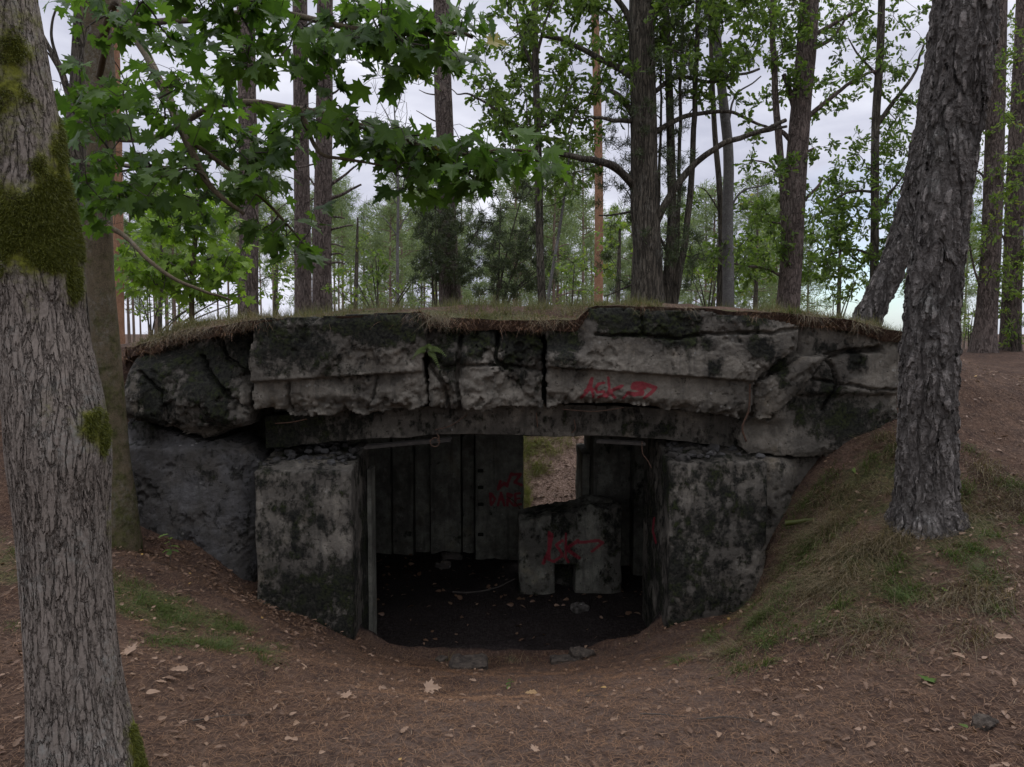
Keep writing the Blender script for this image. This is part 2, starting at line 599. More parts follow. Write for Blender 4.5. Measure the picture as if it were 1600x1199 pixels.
def mat_ground():
    m, nt, out = nodemat('forest_floor'); g = NG(nt)
    p = g.pos()
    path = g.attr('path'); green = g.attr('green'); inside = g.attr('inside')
    n1 = g.noise(p, 1.3, 5, 0.6)
    n2 = g.noise(p, 7, 6, 0.7)
    n3 = g.noise(p, 42, 5, 0.75)
    # criss-cross needles
    wv = []
    for k, (ang, sc) in enumerate(((0.3, 60), (1.4, 70), (2.3, 55))):
        mpn = g.n('Mapping'); g.put(mpn.inputs['Vector'], p)
        mpn.inputs['Rotation'].default_value = (0, 0, ang)
        mpn.inputs['Scale'].default_value = (1, 0.12, 1)
        wv.append(g.noise(mpn.outputs[0], sc, 3, 0.6))
    nd = g.math('MAXIMUM', g.math('MAXIMUM', wv[0], wv[1]), wv[2])
    col = g.mix(g.ramp(n1, 0.35, 0.65), (0.081, 0.047, 0.030), (0.125, 0.079, 0.053))
    col = g.mix(g.ramp(n2, 0.35, 0.7, 0, 0.75), col, (0.040, 0.027, 0.021))
    col = g.mix(g.ramp(nd, 0.56, 0.72, 0, 0.75), col, (0.17, 0.115, 0.08))
    pathm = g.ramp(g.math('ADD', path, g.math('MULTIPLY', g.math('SUBTRACT', n1, 0.5), 1.0)), 0.35, 0.8)
    pcol = g.mix(g.ramp(n2, 0.35, 0.65), (0.128, 0.090, 0.068), (0.088, 0.057, 0.041))
    pcol = g.mix(g.ramp(nd, 0.60, 0.74, 0, 0.5), pcol, (0.15, 0.11, 0.085))
    col = g.mix(g.math('MULTIPLY', pathm, 0.75), col, pcol)
    gm = g.ramp(g.math('ADD', green, g.math('MULTIPLY', g.math('SUBTRACT', n2, 0.5), 1.1)), 0.35, 0.65)
    gcol = g.mix(g.ramp(n3, 0.35, 0.65), (0.045, 0.055, 0.016), (0.10, 0.10, 0.04))
    col = g.mix(g.math('MULTIPLY', gm, 0.85), col, gcol)
    icol = g.mix(g.ramp(n3, 0.4, 0.65), (0.014, 0.011, 0.010), (0.036, 0.030, 0.026))  # dark debris, darkened further to imitate the chamber's shade
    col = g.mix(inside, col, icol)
    col = g.mix(g.ramp(n3, 0.35, 0.6, 0.55, 0.0), col, (0.018, 0.012, 0.010))
    pl = g.ramp(g.math('ADD', g.attr('pale'), g.math('MULTIPLY', g.math('SUBTRACT', n2, 0.5), 0.5)), 0.3, 0.6)
    col = g.mix(g.math('MULTIPLY', pl, 0.9), col, g.mix(g.ramp(n3, 0.38, 0.62), (0.16, 0.105, 0.075), (0.36, 0.255, 0.20)))  # dry litter, paled to stand in for open-sky light on the slope
    h = g.math('ADD', g.math('MULTIPLY', n2, 0.6), g.math('MULTIPLY', n3, 0.5))
    h = g.math('ADD', h, g.math('MULTIPLY', nd, 0.6))
    nrm = g.bump(h, 1.0, 0.035)
    g.bsdf(out, col, 0.95, nrm, 0.1)
    return m


def mat_plain(name, c1, c2, sc=20, rough=0.9, bump=0.004):
    m, nt, out = nodemat(name); g = NG(nt)
    p = g.pos()
    n = g.noise(p, sc, 5, 0.65)
    g.bsdf(out, g.mix(g.ramp(n, 0.3, 0.7), c1, c2), rough, g.bump(n, 0.8, bump), 0.2)
    return m


M = {}
M['ground'] = mat_ground()
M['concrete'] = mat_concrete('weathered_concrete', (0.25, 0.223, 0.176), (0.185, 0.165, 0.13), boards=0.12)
M['concrete_low'] = mat_concrete('dark_concrete', (0.125, 0.12, 0.112), (0.075, 0.073, 0.07), boards=0.15)  # darker, greyer mix than the weathered concrete
M['concrete_in'] = mat_concrete('inner_concrete', (0.27, 0.265, 0.21), (0.17, 0.168, 0.135))
M['maple_bark'] = bark('old_maple_bark', (0.155, 0.128, 0.102), (0.215, 0.182, 0.148), (28, 28, 5.5), 0.006, mosscol=(0.14, 0.145, 0.02), lichen=0.45, disp=True, crack=0.10, con=0.40, warp=0.03)
M['birch_bark'] = bark('plated_birch_bark', (0.125, 0.108, 0.092), (0.25, 0.225, 0.198), (10.5, 10.5, 3.4), 0.026, lichen=0.45, plates=True, disp=True, crack=0.16, con=0.92, warp=0.06)
M['sapling_bark'] = bark('sapling_bark', (0.075, 0.058, 0.034), (0.115, 0.09, 0.054), (30, 30, 12), 0.002, mosscol=(0.06, 0.062, 0.018), lichen=0.25, con=0.12)
M['oak_bark'] = bark('oak_bark', (0.08, 0.068, 0.05), (0.14, 0.12, 0.09), (20, 20, 3), 0.018, mosscol=(0.045, 0.05, 0.018), lichen=0.35, con=.8, crack=.16)
M['pine_bark'] = bark('pine_bark', (0.125, 0.095, 0.078), (0.19, 0.15, 0.125), (18, 18, 5), 0.018, lichen=0.2, con=.75, crack=.15)
M['grey_bark'] = bark('grey_bark', (0.10, 0.095, 0.085), (0.17, 0.16, 0.145), (20, 20, 20), 0.004, lichen=0.5, con=.25)
M['orange_bark'] = bark('orange_pine_bark', (0.22, 0.115, 0.062), (0.33, 0.19, 0.115), (14, 14, 6), 0.006, lichen=0.0, con=.3)
M['far_bark'] = mat_plain('far_pine_bark', (0.13, 0.10, 0.08), (0.22, 0.16, 0.115), 6)  # trunk colour paled to imitate haze over the far wood
M['twig'] = mat_plain('twig_bark', (0.045, 0.038, 0.03), (0.08, 0.068, 0.055), 30)
M['maple_leaf'] = mat_leaf('maple_leaf', (0.036, 0.076, 0.014), (0.088, 0.155, 0.026), (0.26, 0.22, 0.04), 0.5)
M['oak_leaf'] = mat_leaf('oak_leaf', (0.058, 0.100, 0.022), (0.13, 0.19, 0.044), None, 0.5)
M['bush_leaf'] = mat_leaf('bush_leaf', (0.075, 0.125, 0.024), (0.17, 0.235, 0.05), (0.2, 0.2, 0.05), 0.5)
M['light_maple_leaf'] = mat_leaf('light_maple_leaf', (0.085, 0.15, 0.022), (0.20, 0.30, 0.045), None, 0.55)
M['juniper'] = mat_leaf('juniper_needles', (0.036, 0.052, 0.022), (0.078, 0.098, 0.042), None, 0.2)
M['far_needles'] = mat_leaf('pine_needles', (0.12, 0.165, 0.075), (0.21, 0.26, 0.12), None, 0.35)  # greens lightened in place of haze with distance
M['grass'] = mat_leaf('grass_blades', (0.05, 0.062, 0.018), (0.15, 0.135, 0.06), (0.24, 0.20, 0.11), 0.3)
M['dry_grass'] = mat_leaf('dry_grass', (0.075, 0.062, 0.030), (0.20, 0.155, 0.09), (0.07, 0.085, 0.028), 0.25)
M['green_grass'] = mat_leaf('green_grass', (0.045, 0.07, 0.016), (0.09, 0.125, 0.03), (0.2, 0.17, 0.09), 0.3)
M['lush_grass'] = mat_leaf('lush_grass', (0.10, 0.125, 0.03), (0.25, 0.255, 0.09), None, 0.35)
M['moss'] = mat_leaf('moss_fronds', (0.05, 0.058, 0.008), (0.13, 0.138, 0.02), None, 0.25)
M['needles'] = mat_leaf('fallen_needles', (0.088, 0.042, 0.020), (0.21, 0.118, 0.060), (0.32, 0.23, 0.14), 0.1)
M['litter'] = mat_leaf('fallen_leaves', (0.095, 0.052, 0.028), (0.25, 0.165, 0.105), (0.32, 0.20, 0.06), 0.1)
M['stone'] = mat_plain('dark_stone', (0.028, 0.023, 0.018), (0.080, 0.064, 0.048), 22, 0.95, 0.03)
M['rock'] = mat_concrete('broken_concrete', (0.17, 0.15, 0.13), (0.11, 0.10, 0.085))
M['rust'] = mat_plain('rusty_iron', (0.045, 0.028, 0.02), (0.09, 0.05, 0.03), 60)
M['wood'] = mat_plain('old_board', (0.022, 0.019, 0.016), (0.05, 0.043, 0.035), 25)

# ------------------------------------------------------------------ the ground
CTRL = [  # x, y, z
    (0, 0, 0.02), (-3, 0, .08), (3, 0, .05), (0, 2.6, 0.0), (-1.2, 2.6, .05), (1.2, 2.6, .02), (2.2, 2.8, .12), (-2.4, 2.8, .12), (3.5, 3, .3), (-4, 3, .2),
    (0, 3.6, -.22), (-1, 3.6, -.18), (1, 3.6, -.18), (0, 4.5, -.54), (-.9, 4.5, -.45), (.9, 4.5, -.44), (-1.7, 4.5, -.22), (1.5, 4.4, -.22), (-2.5, 4.5, .0),
    (-3.2, 4.5, .18), (2.1, 4.6, .10), (2.6, 5.0, .36), (3.1, 5.0, .44), (4.0, 5.0, .55), (3.0, 4.0, .25),
    (0, 5.5, -.87), (-1, 5.5, -.78), (1, 5.5, -.74), (0, 6.15, -1.05), (-.6, 6.15, -1.02), (.6, 6.15, -.98), (-1.15, 6.1, -.92), (1.05, 6.1, -.82),
    (-1.6, 6.1, -.68), (-2.0, 6.15, -.52), (-2.35, 6.2, -.25), (-2.85, 6.25, .07), (-3.15, 6.25, .22), (-3.45, 6.2, .45), (-3.0, 5.4, .10), (-2.2, 5.4, -.22),
    (1.5, 6.05, -.62), (1.9, 6.0, -.48), (2.1, 6.0, .05), (2.35, 6.05, .36), (2.55, 6.05, .62), (2.95, 6.05, .86), (3.5, 6.0, .92), (4.5, 6, .85), (1.7, 5.5, -.42), (2.05, 5.4, .05), (2.5, 5.5, .42), (3.1, 5.5, .66),
    (3.5, 6.7, 1.32), (3.6, 7.5, 1.5), (4.5, 8, 1.25), (-3.45, 6.8, 1.36), (-3.75, 6.5, 1.15), (6, 8, 1.05), (4, 10, 1.35), (6, 10, 1.2), (8, 12, 1.28), (6, 14, 1.33), (9, 15, 1.2), (3.5, 12, 1.6), (3.5, 14, 1.6),
    (-4.1, 7.4, 1.15), (-5.5, 7, 1.0), (-4, 9, 1.5), (-6, 10, 1.3), (-3, 11, 1.65), (0, 12.5, 1.65), (-3, 14, 1.6), (0, 14, 1.6), (-8, 13, 1.1), (-7, 5, .5), (7, 4, .7),
    (0, 10.2, 1.7), (2.5, 10.2, 1.7), (-2.5, 10, 1.7), (-6, 1, .3), (6, 1, .4), (0, -3, 0), (-6, -4, .2), (6, -4, .2), (9, 8, 1.1), (-9, 8, 1.0), (0, 17, 1.2), (8, 18, .9), (-8, 17, .9)]
_c = np.array(CTRL, float)


def _k(r2):
    return 0.5 * r2 * np.log(r2 + 1e-9)


_n = len(_c)
_A = np.zeros((_n + 3, _n + 3))
_d2 = ((_c[:, None, :2] - _c[None, :, :2]) ** 2).sum(-1)
_A[:_n, :_n] = _k(_d2) + np.eye(_n) * 0.008
_A[:_n, _n] = 1; _A[:_n, _n + 1:] = _c[:, :2]
_A[_n, :_n] = 1; _A[_n + 1:, :_n] = _c[:, :2].T
_w = np.linalg.solve(_A, np.concatenate([_c[:, 2], np.zeros(3)]))


def smin(a, b, k):
    h = np.clip(0.5 + 0.5 * (b - a) / k, 0, 1)
    return b * (1 - h) + a * h - k * h * (1 - h)


FX0, FX1, FY0, FY1 = -2.95, 2.95, 6.55, 9.45


def H0(x, y):
    x = np.asarray(x, float); y = np.asarray(y, float)
    x, y = np.broadcast_arrays(x, y)
    sh = x.shape
    xf, yf = x.reshape(-1), y.reshape(-1)
    xc, yc = np.clip(xf, -9, 9), np.clip(yf, -4, 17.5)
    z = np.zeros(len(xf))
    for s in range(0, len(xf), 20000):
        d2 = (xc[s:s + 20000, None] - _c[None, :, 0]) ** 2 + (yc[s:s + 20000, None] - _c[None, :, 1]) ** 2
        z[s:s + 20000] = _k(d2) @ _w[:_n] + _w[_n] + xc[s:s + 20000] * _w[_n + 1] + yc[s:s + 20000] * _w[_n + 2]
    out = np.hypot(np.maximum(np.abs(xf) - 9, 0), np.maximum(np.maximum(yf - 17.5, -4 - yf), 0))
    t = sstep(0, 22, out)
    far = 0.1 + 0.5 * (fbm(np.column_stack([xf, yf, 0 * xf]), 0.02, 3, 5) - 0.5)
    z = z * (1 - t) + far * t
    return z.reshape(sh)


def H(x, y, fine=True):
    x = np.asarray(x, float); y = np.asarray(y, float)
    x, y = np.broadcast_arrays(x, y)
    z = H0(x, y)
    q = np.stack([x, y, 0 * x], -1)
    # hollow behind the bunker
    pit = -0.85 + 0.60 * np.maximum(0, y - 9.6) + 0.80 * np.maximum(0, np.abs(x - 0.9) - 1.3)
    z = np.where(y > 9.3, smin(z, pit, 0.3), z)
    if fine:
        z = z + (fbm(q, 1.6, 3, 3) - 0.5) * 0.10 + (fbm(q, 7, 3, 4) - 0.5) * 0.035
    # floor of the chamber
    fl = -1.15 + 0.09 * sstep(6.6, 7.7, y) + (fbm(q, 2.5, 4, 9) - 0.5) * 0.16
    ins = (x > FX0) & (x < FX1) & (y > FY0) & (y < FY1 + 0.15)
    z = np.where(ins, fl, z)
    lip = (np.abs(x) < 1.25)
    edge = 6.22 + (fbm(q, 3.0, 3, 31) - 0.5) * 0.5
    t = sstep(0, 0.22, y - edge)
    z = np.where(lip & (y <= FY0), z * (1 - t) + fl * t, z)
    return z


def axis(lo, hi, f0, f1, step, grow=1.13):
    a = list(np.arange(f0, f1 + 1e-6, step))
    s = step; v = f1
    while v < hi:
        s *= grow; v += s; a.append(v)
    s = step; v = f0
    while v > lo:
        s *= grow; v -= s; a.insert(0, v)
    return np.array(a)


def green_mask(x, y):
    """where grass grows on the ground"""
    g = np.zeros(np.shape(x))
    for cx, cy, rx, ry, s in ((2.05, 4.7, .85, .75, .55), (2.6, 5.5, .7, .6, .6), (2.5, 4.0, .6, .35, .35), (2.75, 4.9, .55, .35, .75), (3.6, 5.2, .5, .4, .35), (-2.25, 4.75, .75, .4, .75), (-3.2, 4.6, .6, .5, .6),
                              (-1.7, 4.3, .4, .25, .5), (0.0, 11.6, 0.9, 1.4, 1.1)):
        g = np.maximum(g, s * np.exp(-((x - cx) / rx) ** 2 - ((y - cy) / ry) ** 2))
    return g


def build_ground():
    xs = axis(-420, 420, -5.2, 5.6, 0.045)
    ys = axis(-60, 600, 1.4, 11.5, 0.045)
    X, Y = np.meshgrid(xs, ys, indexing='ij')
    Z = H(X, Y)
    mb = MB()
    path = np.exp(-(((X - 0.25 - 0.1 * (Y - 3)) / 1.2) ** 2)) * sstep(6.6, 5.6, Y)
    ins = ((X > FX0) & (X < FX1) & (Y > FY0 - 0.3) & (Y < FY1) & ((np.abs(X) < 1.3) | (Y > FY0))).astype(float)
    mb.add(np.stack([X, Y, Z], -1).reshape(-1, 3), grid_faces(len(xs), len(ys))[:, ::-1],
           path=path.reshape(-1), green=green_mask(X, Y).reshape(-1), pale=((Y > 9.5) * sstep(13.5, 12.0, Y) * sstep(3.2, 2.4, np.abs(X - .9)) * sstep(-0.9, -0.5, X)).reshape(-1), inside=ins.reshape(-1))  # pale marks the rear slope whose sky light is put into colour
    o = mb.build('ground', M['ground'])
    o['kind'] = 'structure'
    o['label'] = 'brown forest floor of pine needles sloping down to the bunker'
    return o


build_ground()

# ------------------------------------------------------------------ the bunker
bunker = thing('concrete_bunker', 'ruined concrete bunker with cracked mossy roof edge and dark open front', 'bunker', (0, 6.2, -0.9))

# places where black algae or moss covers the concrete: px, py, rx, ry, strength
STAINS = [(480, 545, 85, 45, .9), (420, 540, 30, 50, .7), (600, 520, 60, 25, 1.0), (560, 510, 90, 18, 1.0), (450, 580, 40, 20, .5), (690, 560, 30, 40, .55), (740, 530, 60, 25, .6),
          (810, 545, 40, 45, .75), (880, 545, 32, 34, 1.1), (905, 580, 20, 20, .5), (985, 510, 50, 22, 1.0), (960, 495, 40, 12, 1.0), (1050, 520, 40, 28, 1.1), (1040, 500, 60, 14, .9), (1100, 535, 14, 10, .8),
          (1180, 545, 22, 18, 1.2), (1110, 575, 12, 14, .9), (1150, 500, 60, 8, .5), (1340, 565, 16, 18, 1.1), (1290, 545, 30, 12, .6), (1215, 575, 22, 16, .8), (1225, 600, 14, 12, .4), (1330, 660, 90, 40, .75),
          (1260, 640, 40, 40, .6), (1300, 610, 30, 20, .55), (240, 600, 40, 60, .6), (330, 590, 40, 60, .8), (350, 640, 18, 22, .9), (290, 560, 60, 25, .9), (230, 655, 40, 20, .5), (640, 560, 20, 30, .5),
          (560, 600, 25, 25, .3), (215, 560, 30, 25, .8), (365, 540, 30, 40, .7)]


def stain_at(px, py):
    s = np.zeros(np.shape(px))
    for cx, cy, rx, ry, k in STAINS:
        s = np.maximum(s, k * np.exp(-((px - cx) / rx) ** 2 - ((py - cy) / ry) ** 2))
    return s


# spray paint strokes on the right fascia slab, in photo pixels (width, polyline)
def tr(pts, x0, y0, sx, sy):
    return [(x0 + a * sx, y0 + b * sy) for a, b in pts]


PAINT_A = [(5, [(909, 622), (918, 612), (925, 592)]), (4, [(925, 592), (924, 606), (928, 621)]), (4, [(914, 611), (927, 609)]), (4, [(943, 598), (935, 600), (931, 607), (934, 613), (943, 612), (946, 618), (936, 621)]),
           (4, [(950, 591), (951, 606), (948, 621)]), (5.5, [(971, 603), (960, 608), (951, 613), (947, 619)]), (4, [(952, 613), (961, 622)]),
           (6, [(990, 600), (1002, 599), (1012, 602), (1022, 606)]), (6, [(990, 600), (988, 606), (1000, 608), (1003, 613), (992, 616), (981, 615)]), (4, [(974, 622), (981, 614), (1003, 616)]), (5, [(1024, 606), (1016, 615), (1006, 622)]),
           (4, [(996, 604), (1008, 606)])]
PAINT_IN = [(4, [(782, 752), (778, 765), (788, 755), (792, 760), (799, 740)]), (4, [(800, 742), (814, 741), (804, 754), (815, 758)]),
            (3.5, [(766, 771), (767, 789)]), (3.5, [(768, 772), (774, 780), (768, 789)]), (3.5, [(778, 790), (783, 770), (788, 790)]), (3, [(780, 781), (787, 781)]), (3.5, [(793, 771), (793, 790)]), (3, [(793, 771), (801, 774), (794, 780), (802, 790)]),
            (3.5, [(812, 771), (805, 772), (805, 790), (814, 788)]), (3, [(805, 780), (812, 779)])]
PAINT_PAR = [(5, [(849, 880), (858, 860), (862, 838)]), (4, [(858, 835), (858, 875), (866, 878)]), (4, [(878, 845), (869, 852), (875, 860), (879, 868), (868, 876)]), (4, [(884, 838), (884, 872), (888, 878)]), (5, [(903, 845), (885, 858), (905, 872)]),
             (4, [(905, 848), (935, 845), (942, 848), (925, 862)])]
PAINT_PIER = [(3, [(1022, 810), (1020, 830), (1025, 848)])]


def paint_at(px, py, strokes):
    s = np.zeros(np.shape(px))
    for w, pl in strokes:
        d = segdist(px, py, pl)
        s = np.maximum(s, sstep(w * 0.95, w * 0.15, d))
    return s


def crackfn(px, py, lines):
    """depth of cracks: (width px, depth m, polyline)"""
    c = np.zeros(np.shape(px))
    wob = (fbm(np.stack([px, py, 0 * px], -1), 0.05, 4, 77) - 0.5) * 9
    wob2 = (fbm(np.stack([px, py, 0 * px], -1), 0.05, 4, 78) - 0.5) * 9
    for w, dep, pl in lines:
        d = segdist(px + wob, py + wob2, pl)
        c = np.maximum(c, dep * sstep(w, w * 0.25, d))
    return c


def relief(name, outline, d0, fn, thick, res=2.4, jag=4.0, amp=0.03, nsc=4.0, stain_add=0.0, paint=None, mat='concrete', seed=0, parent=bunker, ero=0.022, bias=None, spall=0.022):
    """a slab of concrete: a sculpted front of real depth, its ragged outline extruded back"""
    o = np.array(outline, float)
    x0, x1 = o[:, 0].min() - 8, o[:, 0].max() + 8
    y0, y1 = o[:, 1].min() - 8, o[:, 1].max() + 8
    nx, ny = int((x1 - x0) / res) + 2, int((y1 - y0) / res) + 2
    gx, gy = np.linspace(x0, x1, nx), np.linspace(y0, y1, ny)
    PX, PY = np.meshgrid(gx, gy, indexing='ij')

    def jog(a, b):
        q = np.stack([a, b, 0 * a + seed], -1)
        return a + jag * 2 * (fbm(q, 0.05, 4, 51 + seed) - 0.5), b + jag * 2 * (fbm(q, 0.05, 4, 91 + seed) - 0.5)
    cx, cy = (PX[:-1, :-1] + PX[1:, 1:]) / 2, (PY[:-1, :-1] + PY[1:, 1:]) / 2
    keep = inpoly(*jog(cx, cy), outline)
    W3 = P(PX, PY, d0)
    q = np.stack([W3[..., 0], W3[..., 2], 0 * PX + seed * 3.3], -1)
    dy = fn(PX, PY)
    dy = dy + (fbm(q, nsc, 5, 20 + seed, 0.55) - 0.5) * 2 * amp + (fbm(q, nsc * 7, 3, 40 + seed) - 0.5) * 2 * amp * 0.25
    sp = fbm(q, 3.1, 6, 300 + seed, 0.6)
    dy = dy + spall * (sstep(0.56, 0.572, sp) + 0.8 * sstep(0.64, 0.65, sp)) + 0.012 * (fbm(q, 60, 2, 7) - 0.5)
    # worn, rounded rim
    jx, jy = jog(PX, PY)
    ed = segdist(jx, jy, list(map(tuple, o)) + [tuple(o[0])])
    dy = dy + ero * np.exp(-(ed / 7.0) ** 2) * (0.4 + 1.2 * fbm(q, 6, 3, 60 + seed))
    V = W3.copy()
    V[..., 1] = d0 + dy
    V[..., 0] += (fbm(q, 18, 2, 70 + seed) - 0.5) * 0.012
    V[..., 2] += (fbm(q, 18, 2, 71 + seed) - 0.5) * 0.012
    st = np.clip(stain_at(PX, PY) + stain_add + (bias(PX, PY) if bias else 0), -1, 1.5)
    pa = paint_at(PX, PY, paint) if paint else np.zeros(PX.shape)
    vid = np.arange(nx * ny).reshape(nx, ny)
    qd = np.stack([vid[:-1, :-1], vid[1:, :-1], vid[1:, 1:], vid[:-1, 1:]], -1)[keep]   # seen from -Y
    # y grows downward in pixels -> flip for outward normals
    qd = qd[:, ::-1]
    e = np.concatenate([qd[:, [0, 1]], qd[:, [1, 2]], qd[:, [2, 3]], qd[:, [3, 0]]])
    key = np.sort(e, 1)
    _, idx, cnt = np.unique(key[:, 0] * (nx * ny) + key[:, 1], return_index=True, return_counts=True)
    be = e[idx[cnt == 1]]
    used, inv = np.unique(np.concatenate([qd.reshape(-1), be.reshape(-1)]), return_inverse=True)
    nq = qd.size
    qd2 = inv[:nq].reshape(-1, 4); be2 = inv[nq:].reshape(-1, 2)
    fv = V.reshape(-1, 3)[used]
    layers = [0.25, 0.6, 1.0]
    bvs = np.unique(be2)
    loc = {int(b): k for k, b in enumerate(bvs)}
    lb = np.array([[loc[int(a)], loc[int(b)]] for a, b in be2])
    allv = [fv]; faces = [qd2]
    prev_a, prev_b = be2[:, 0], be2[:, 1]
    off = len(fv)
    for t in layers:
        b = fv[bvs].copy()
        b[:, 1] = b[:, 1] * (1 - t) + (d0 + thick) * t
        b += (np.stack([fbm(b, 7, 3, s) for s in (5, 6, 7)], -1) - 0.5) * 0.05
        allv.append(b)
        na, nb = lb[:, 0] + off, lb[:, 1] + off
        faces.append(np.stack([prev_b, prev_a, na, nb], -1))
        prev_a, prev_b = na, nb
        off += len(b)
    mb = MB()
    sf = st.reshape(-1)[used]; pf = pa.reshape(-1)[used]
    mb.add(np.vstack(allv), faces, stain=np.concatenate([sf] + [sf[bvs]] * 3), paint=np.concatenate([pf] + [0 * pf[bvs]] * 3))
    return mb.build(name, M[mat], parent)


def rough_box(name, x0, x1, y0, y1, z0, z1, res=0.03, rnd=0.03, amp=0.015, nsc=4, mat='concrete', stain=None, paint=None, seed=0, parent=bunker, warp=None, mb=None):
    own = mb is None
    mb = mb or MB()
    lo, hi = np.array([x0, y0, z0], float), np.array([x1, y1, z1], float)
    for ax in range(3):
        u, v = (ax + 1) % 3, (ax + 2) % 3
        nu = max(2, int((hi[u] - lo[u]) / res) + 1); nv = max(2, int((hi[v] - lo[v]) / res) + 1)
        A, B = np.meshgrid(np.linspace(lo[u], hi[u], nu), np.linspace(lo[v], hi[v], nv), indexing='ij')
        for s in (0, 1):
            p = np.zeros(A.shape + (3,))
            p[..., u] = A; p[..., v] = B; p[..., ax] = hi[ax] if s else lo[ax]
            inner = np.clip(p, lo + rnd, hi - rnd)
            dd = p - inner
            p = inner + rnd * norm(dd)
            dv = np.stack([fbm(p, nsc, 4, seed + k) for k in (1, 2, 3)], -1) - 0.5
            dv2 = np.stack([fbm(p, nsc * 6, 3, seed + k) for k in (4, 5, 6)], -1) - 0.5
            p = p + dv * 2 * amp + dv2 * amp * 0.5
            st = stain(p) if stain else np.zeros(A.shape)
            pa = np.zeros(A.shape)
            if paint:
                rel = p - np.array([0, 0, EYE])
                den = rel[..., 1] * CP - rel[..., 2] * SP
                ppx = 800 + F * rel[..., 0] / den
                ppy = 599.5 - F * (rel[..., 1] * SP + rel[..., 2] * CP) / den
                pa = paint_at(ppx, ppy, paint[1]) if (ax, s) == paint[0] else pa
            if warp is not None: p = warp(p)
            f = grid_faces(nu, nv)
            mb.add(p.reshape(-1, 3), f if s else f[:, ::-1], stain=st.reshape(-1), paint=pa.reshape(-1))
    if own:
        return mb.build(name, M[mat], parent)


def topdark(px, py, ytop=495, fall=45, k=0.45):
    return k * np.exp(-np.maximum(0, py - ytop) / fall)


# --- fascia, three slabs
def fascia_left(px, py):
    line = 597 + (px - 395) * (582 - 597) / 245.0
    t = sstep(line - 1.5, line + 1.5, py)
    d = -0.10 * (1 - t) + -0.02 * t
    low = sstep(line + 26, line + 52, py)
    q = np.stack([px, py, 0 * px], -1)
    d = d + low * (0.05 * sstep(.47, .50, fbm(q, 0.05, 5, 5)) + 0.07 * sstep(.40, .66, fbm(q, 0.08, 4, 6)))
    d = d + crackfn(px, py, [(4, .07, [(451, 598), (450, 640)]), (3, .04, [(590, 590), (575, 640)])])
    return d


relief('fascia_slab', [(398, 508), (412, 500), (540, 494), (660, 488), (665, 520), (661, 585), (666, 632), (640, 641), (600, 640), (570, 648), (540, 643), (500, 651), (455, 651), (440, 640), (395, 637), (396, 597)],
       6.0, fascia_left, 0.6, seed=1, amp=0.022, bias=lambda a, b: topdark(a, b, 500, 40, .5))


def fascia_mid(px, py):
    q = np.stack([px, py, 0 * px], -1)
    d = 0.0 + 0.20 * (fbm(q, 0.022, 5, 8, 0.6) - 0.5) + 0.10 * sstep(560, 515, py)
    d = d + crackfn(px, py, [(5, .12, [(718, 520), (714, 600), (722, 640)]), (4, .08, [(664, 560), (690, 600), (700, 645)]), (5, .12, [(780, 510), (775, 560), (790, 575)]), (3.5, .06, [(690, 575), (775, 570), (846, 580)])])
    return d


relief('fascia_slab', [(664, 512), (700, 503), (750, 508), (800, 502), (846, 508), (848, 640), (800, 633), (760, 641), (700, 642), (670, 636), (667, 560)],
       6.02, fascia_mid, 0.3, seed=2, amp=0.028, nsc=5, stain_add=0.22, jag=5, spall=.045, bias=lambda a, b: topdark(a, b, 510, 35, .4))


def fascia_right(px, py):
    line = 575 + (px - 880) * (595 - 575) / 292.0
    t = sstep(line - 1.5, line + 1.5, py)
    d = -0.10 * (1 - t) - 0.02 * t
    d = d + 0.14 * sstep(925, 905, px) * sstep(560, 530, py)
    low = sstep(line + 36, line + 56, py)
    q = np.stack([px, py, 0 * px], -1)
    d = d + low * (0.05 * sstep(.47, .50, fbm(q, 0.05, 5, 15)) + 0.07 * sstep(.40, .66, fbm(q, 0.08, 4, 16)))
    d = d + crackfn(px, py, [(3.5, .06, [(930, 522), (1000, 524), (1060, 530), (1100, 523), (1180, 520), (1240, 516)]), (3, .04, [(1000, 484), (1004, 524)])])
    return d


relief('fascia_slab', [(853, 512), (890, 507), (917, 497), (919, 482), (1000, 484), (1100, 488), (1180, 497), (1243, 508), (1241, 545), (1200, 572), (1178, 590), (1174, 655), (1150, 652), (1120, 648), (1060, 641), (1000, 633), (900, 631), (856, 636)],
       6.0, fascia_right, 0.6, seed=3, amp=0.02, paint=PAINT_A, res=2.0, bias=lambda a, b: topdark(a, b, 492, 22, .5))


# --- broken block and side wall on the right
def chunk(px, py):
    return -0.07 + 0.07 * (py - 560) / 90.0 - 0.02 * (px - 1180) / 60.0


relief('broken_block', [(1184, 600), (1200, 588), (1246, 560), (1288, 556), (1262, 590), (1232, 626), (1206, 654), (1186, 656), (1180, 630)], 6.0, chunk, 0.5, seed=4, amp=0.018, jag=5, ero=0.03, stain_add=0.05)


def side_right(px, py):
    d = 0.0 * px
    d = d + crackfn(px, py, [(5, .14, [(1376, 546), (1330, 550), (1290, 556), (1240, 612), (1206, 655)]), (4, .1, [(1243, 508), (1242, 548)]), (3, .05, [(1252, 590), (1330, 602), (1400, 612)]), (4, .07, [(1290, 556), (1310, 600), (1290, 640)])])
    d = d + 0.05 * sstep(612, 622, py)
    d = d + 0.10 * sstep(1240, 1200, px) * sstep(650, 670, py)
    return d


relief('side_wall', [(1186, 580), (1240, 548), (1246, 510), (1290, 508), (1340, 511), (1408, 524), (1412, 720), (1300, 716), (1250, 716), (1180, 713), (1162, 690), (1180, 655)],
       6.04, side_right, 0.9, seed=5, amp=0.018, stain_add=0.12, jag=5, bias=lambda a, b: topdark(a, b, 515, 20, .35))


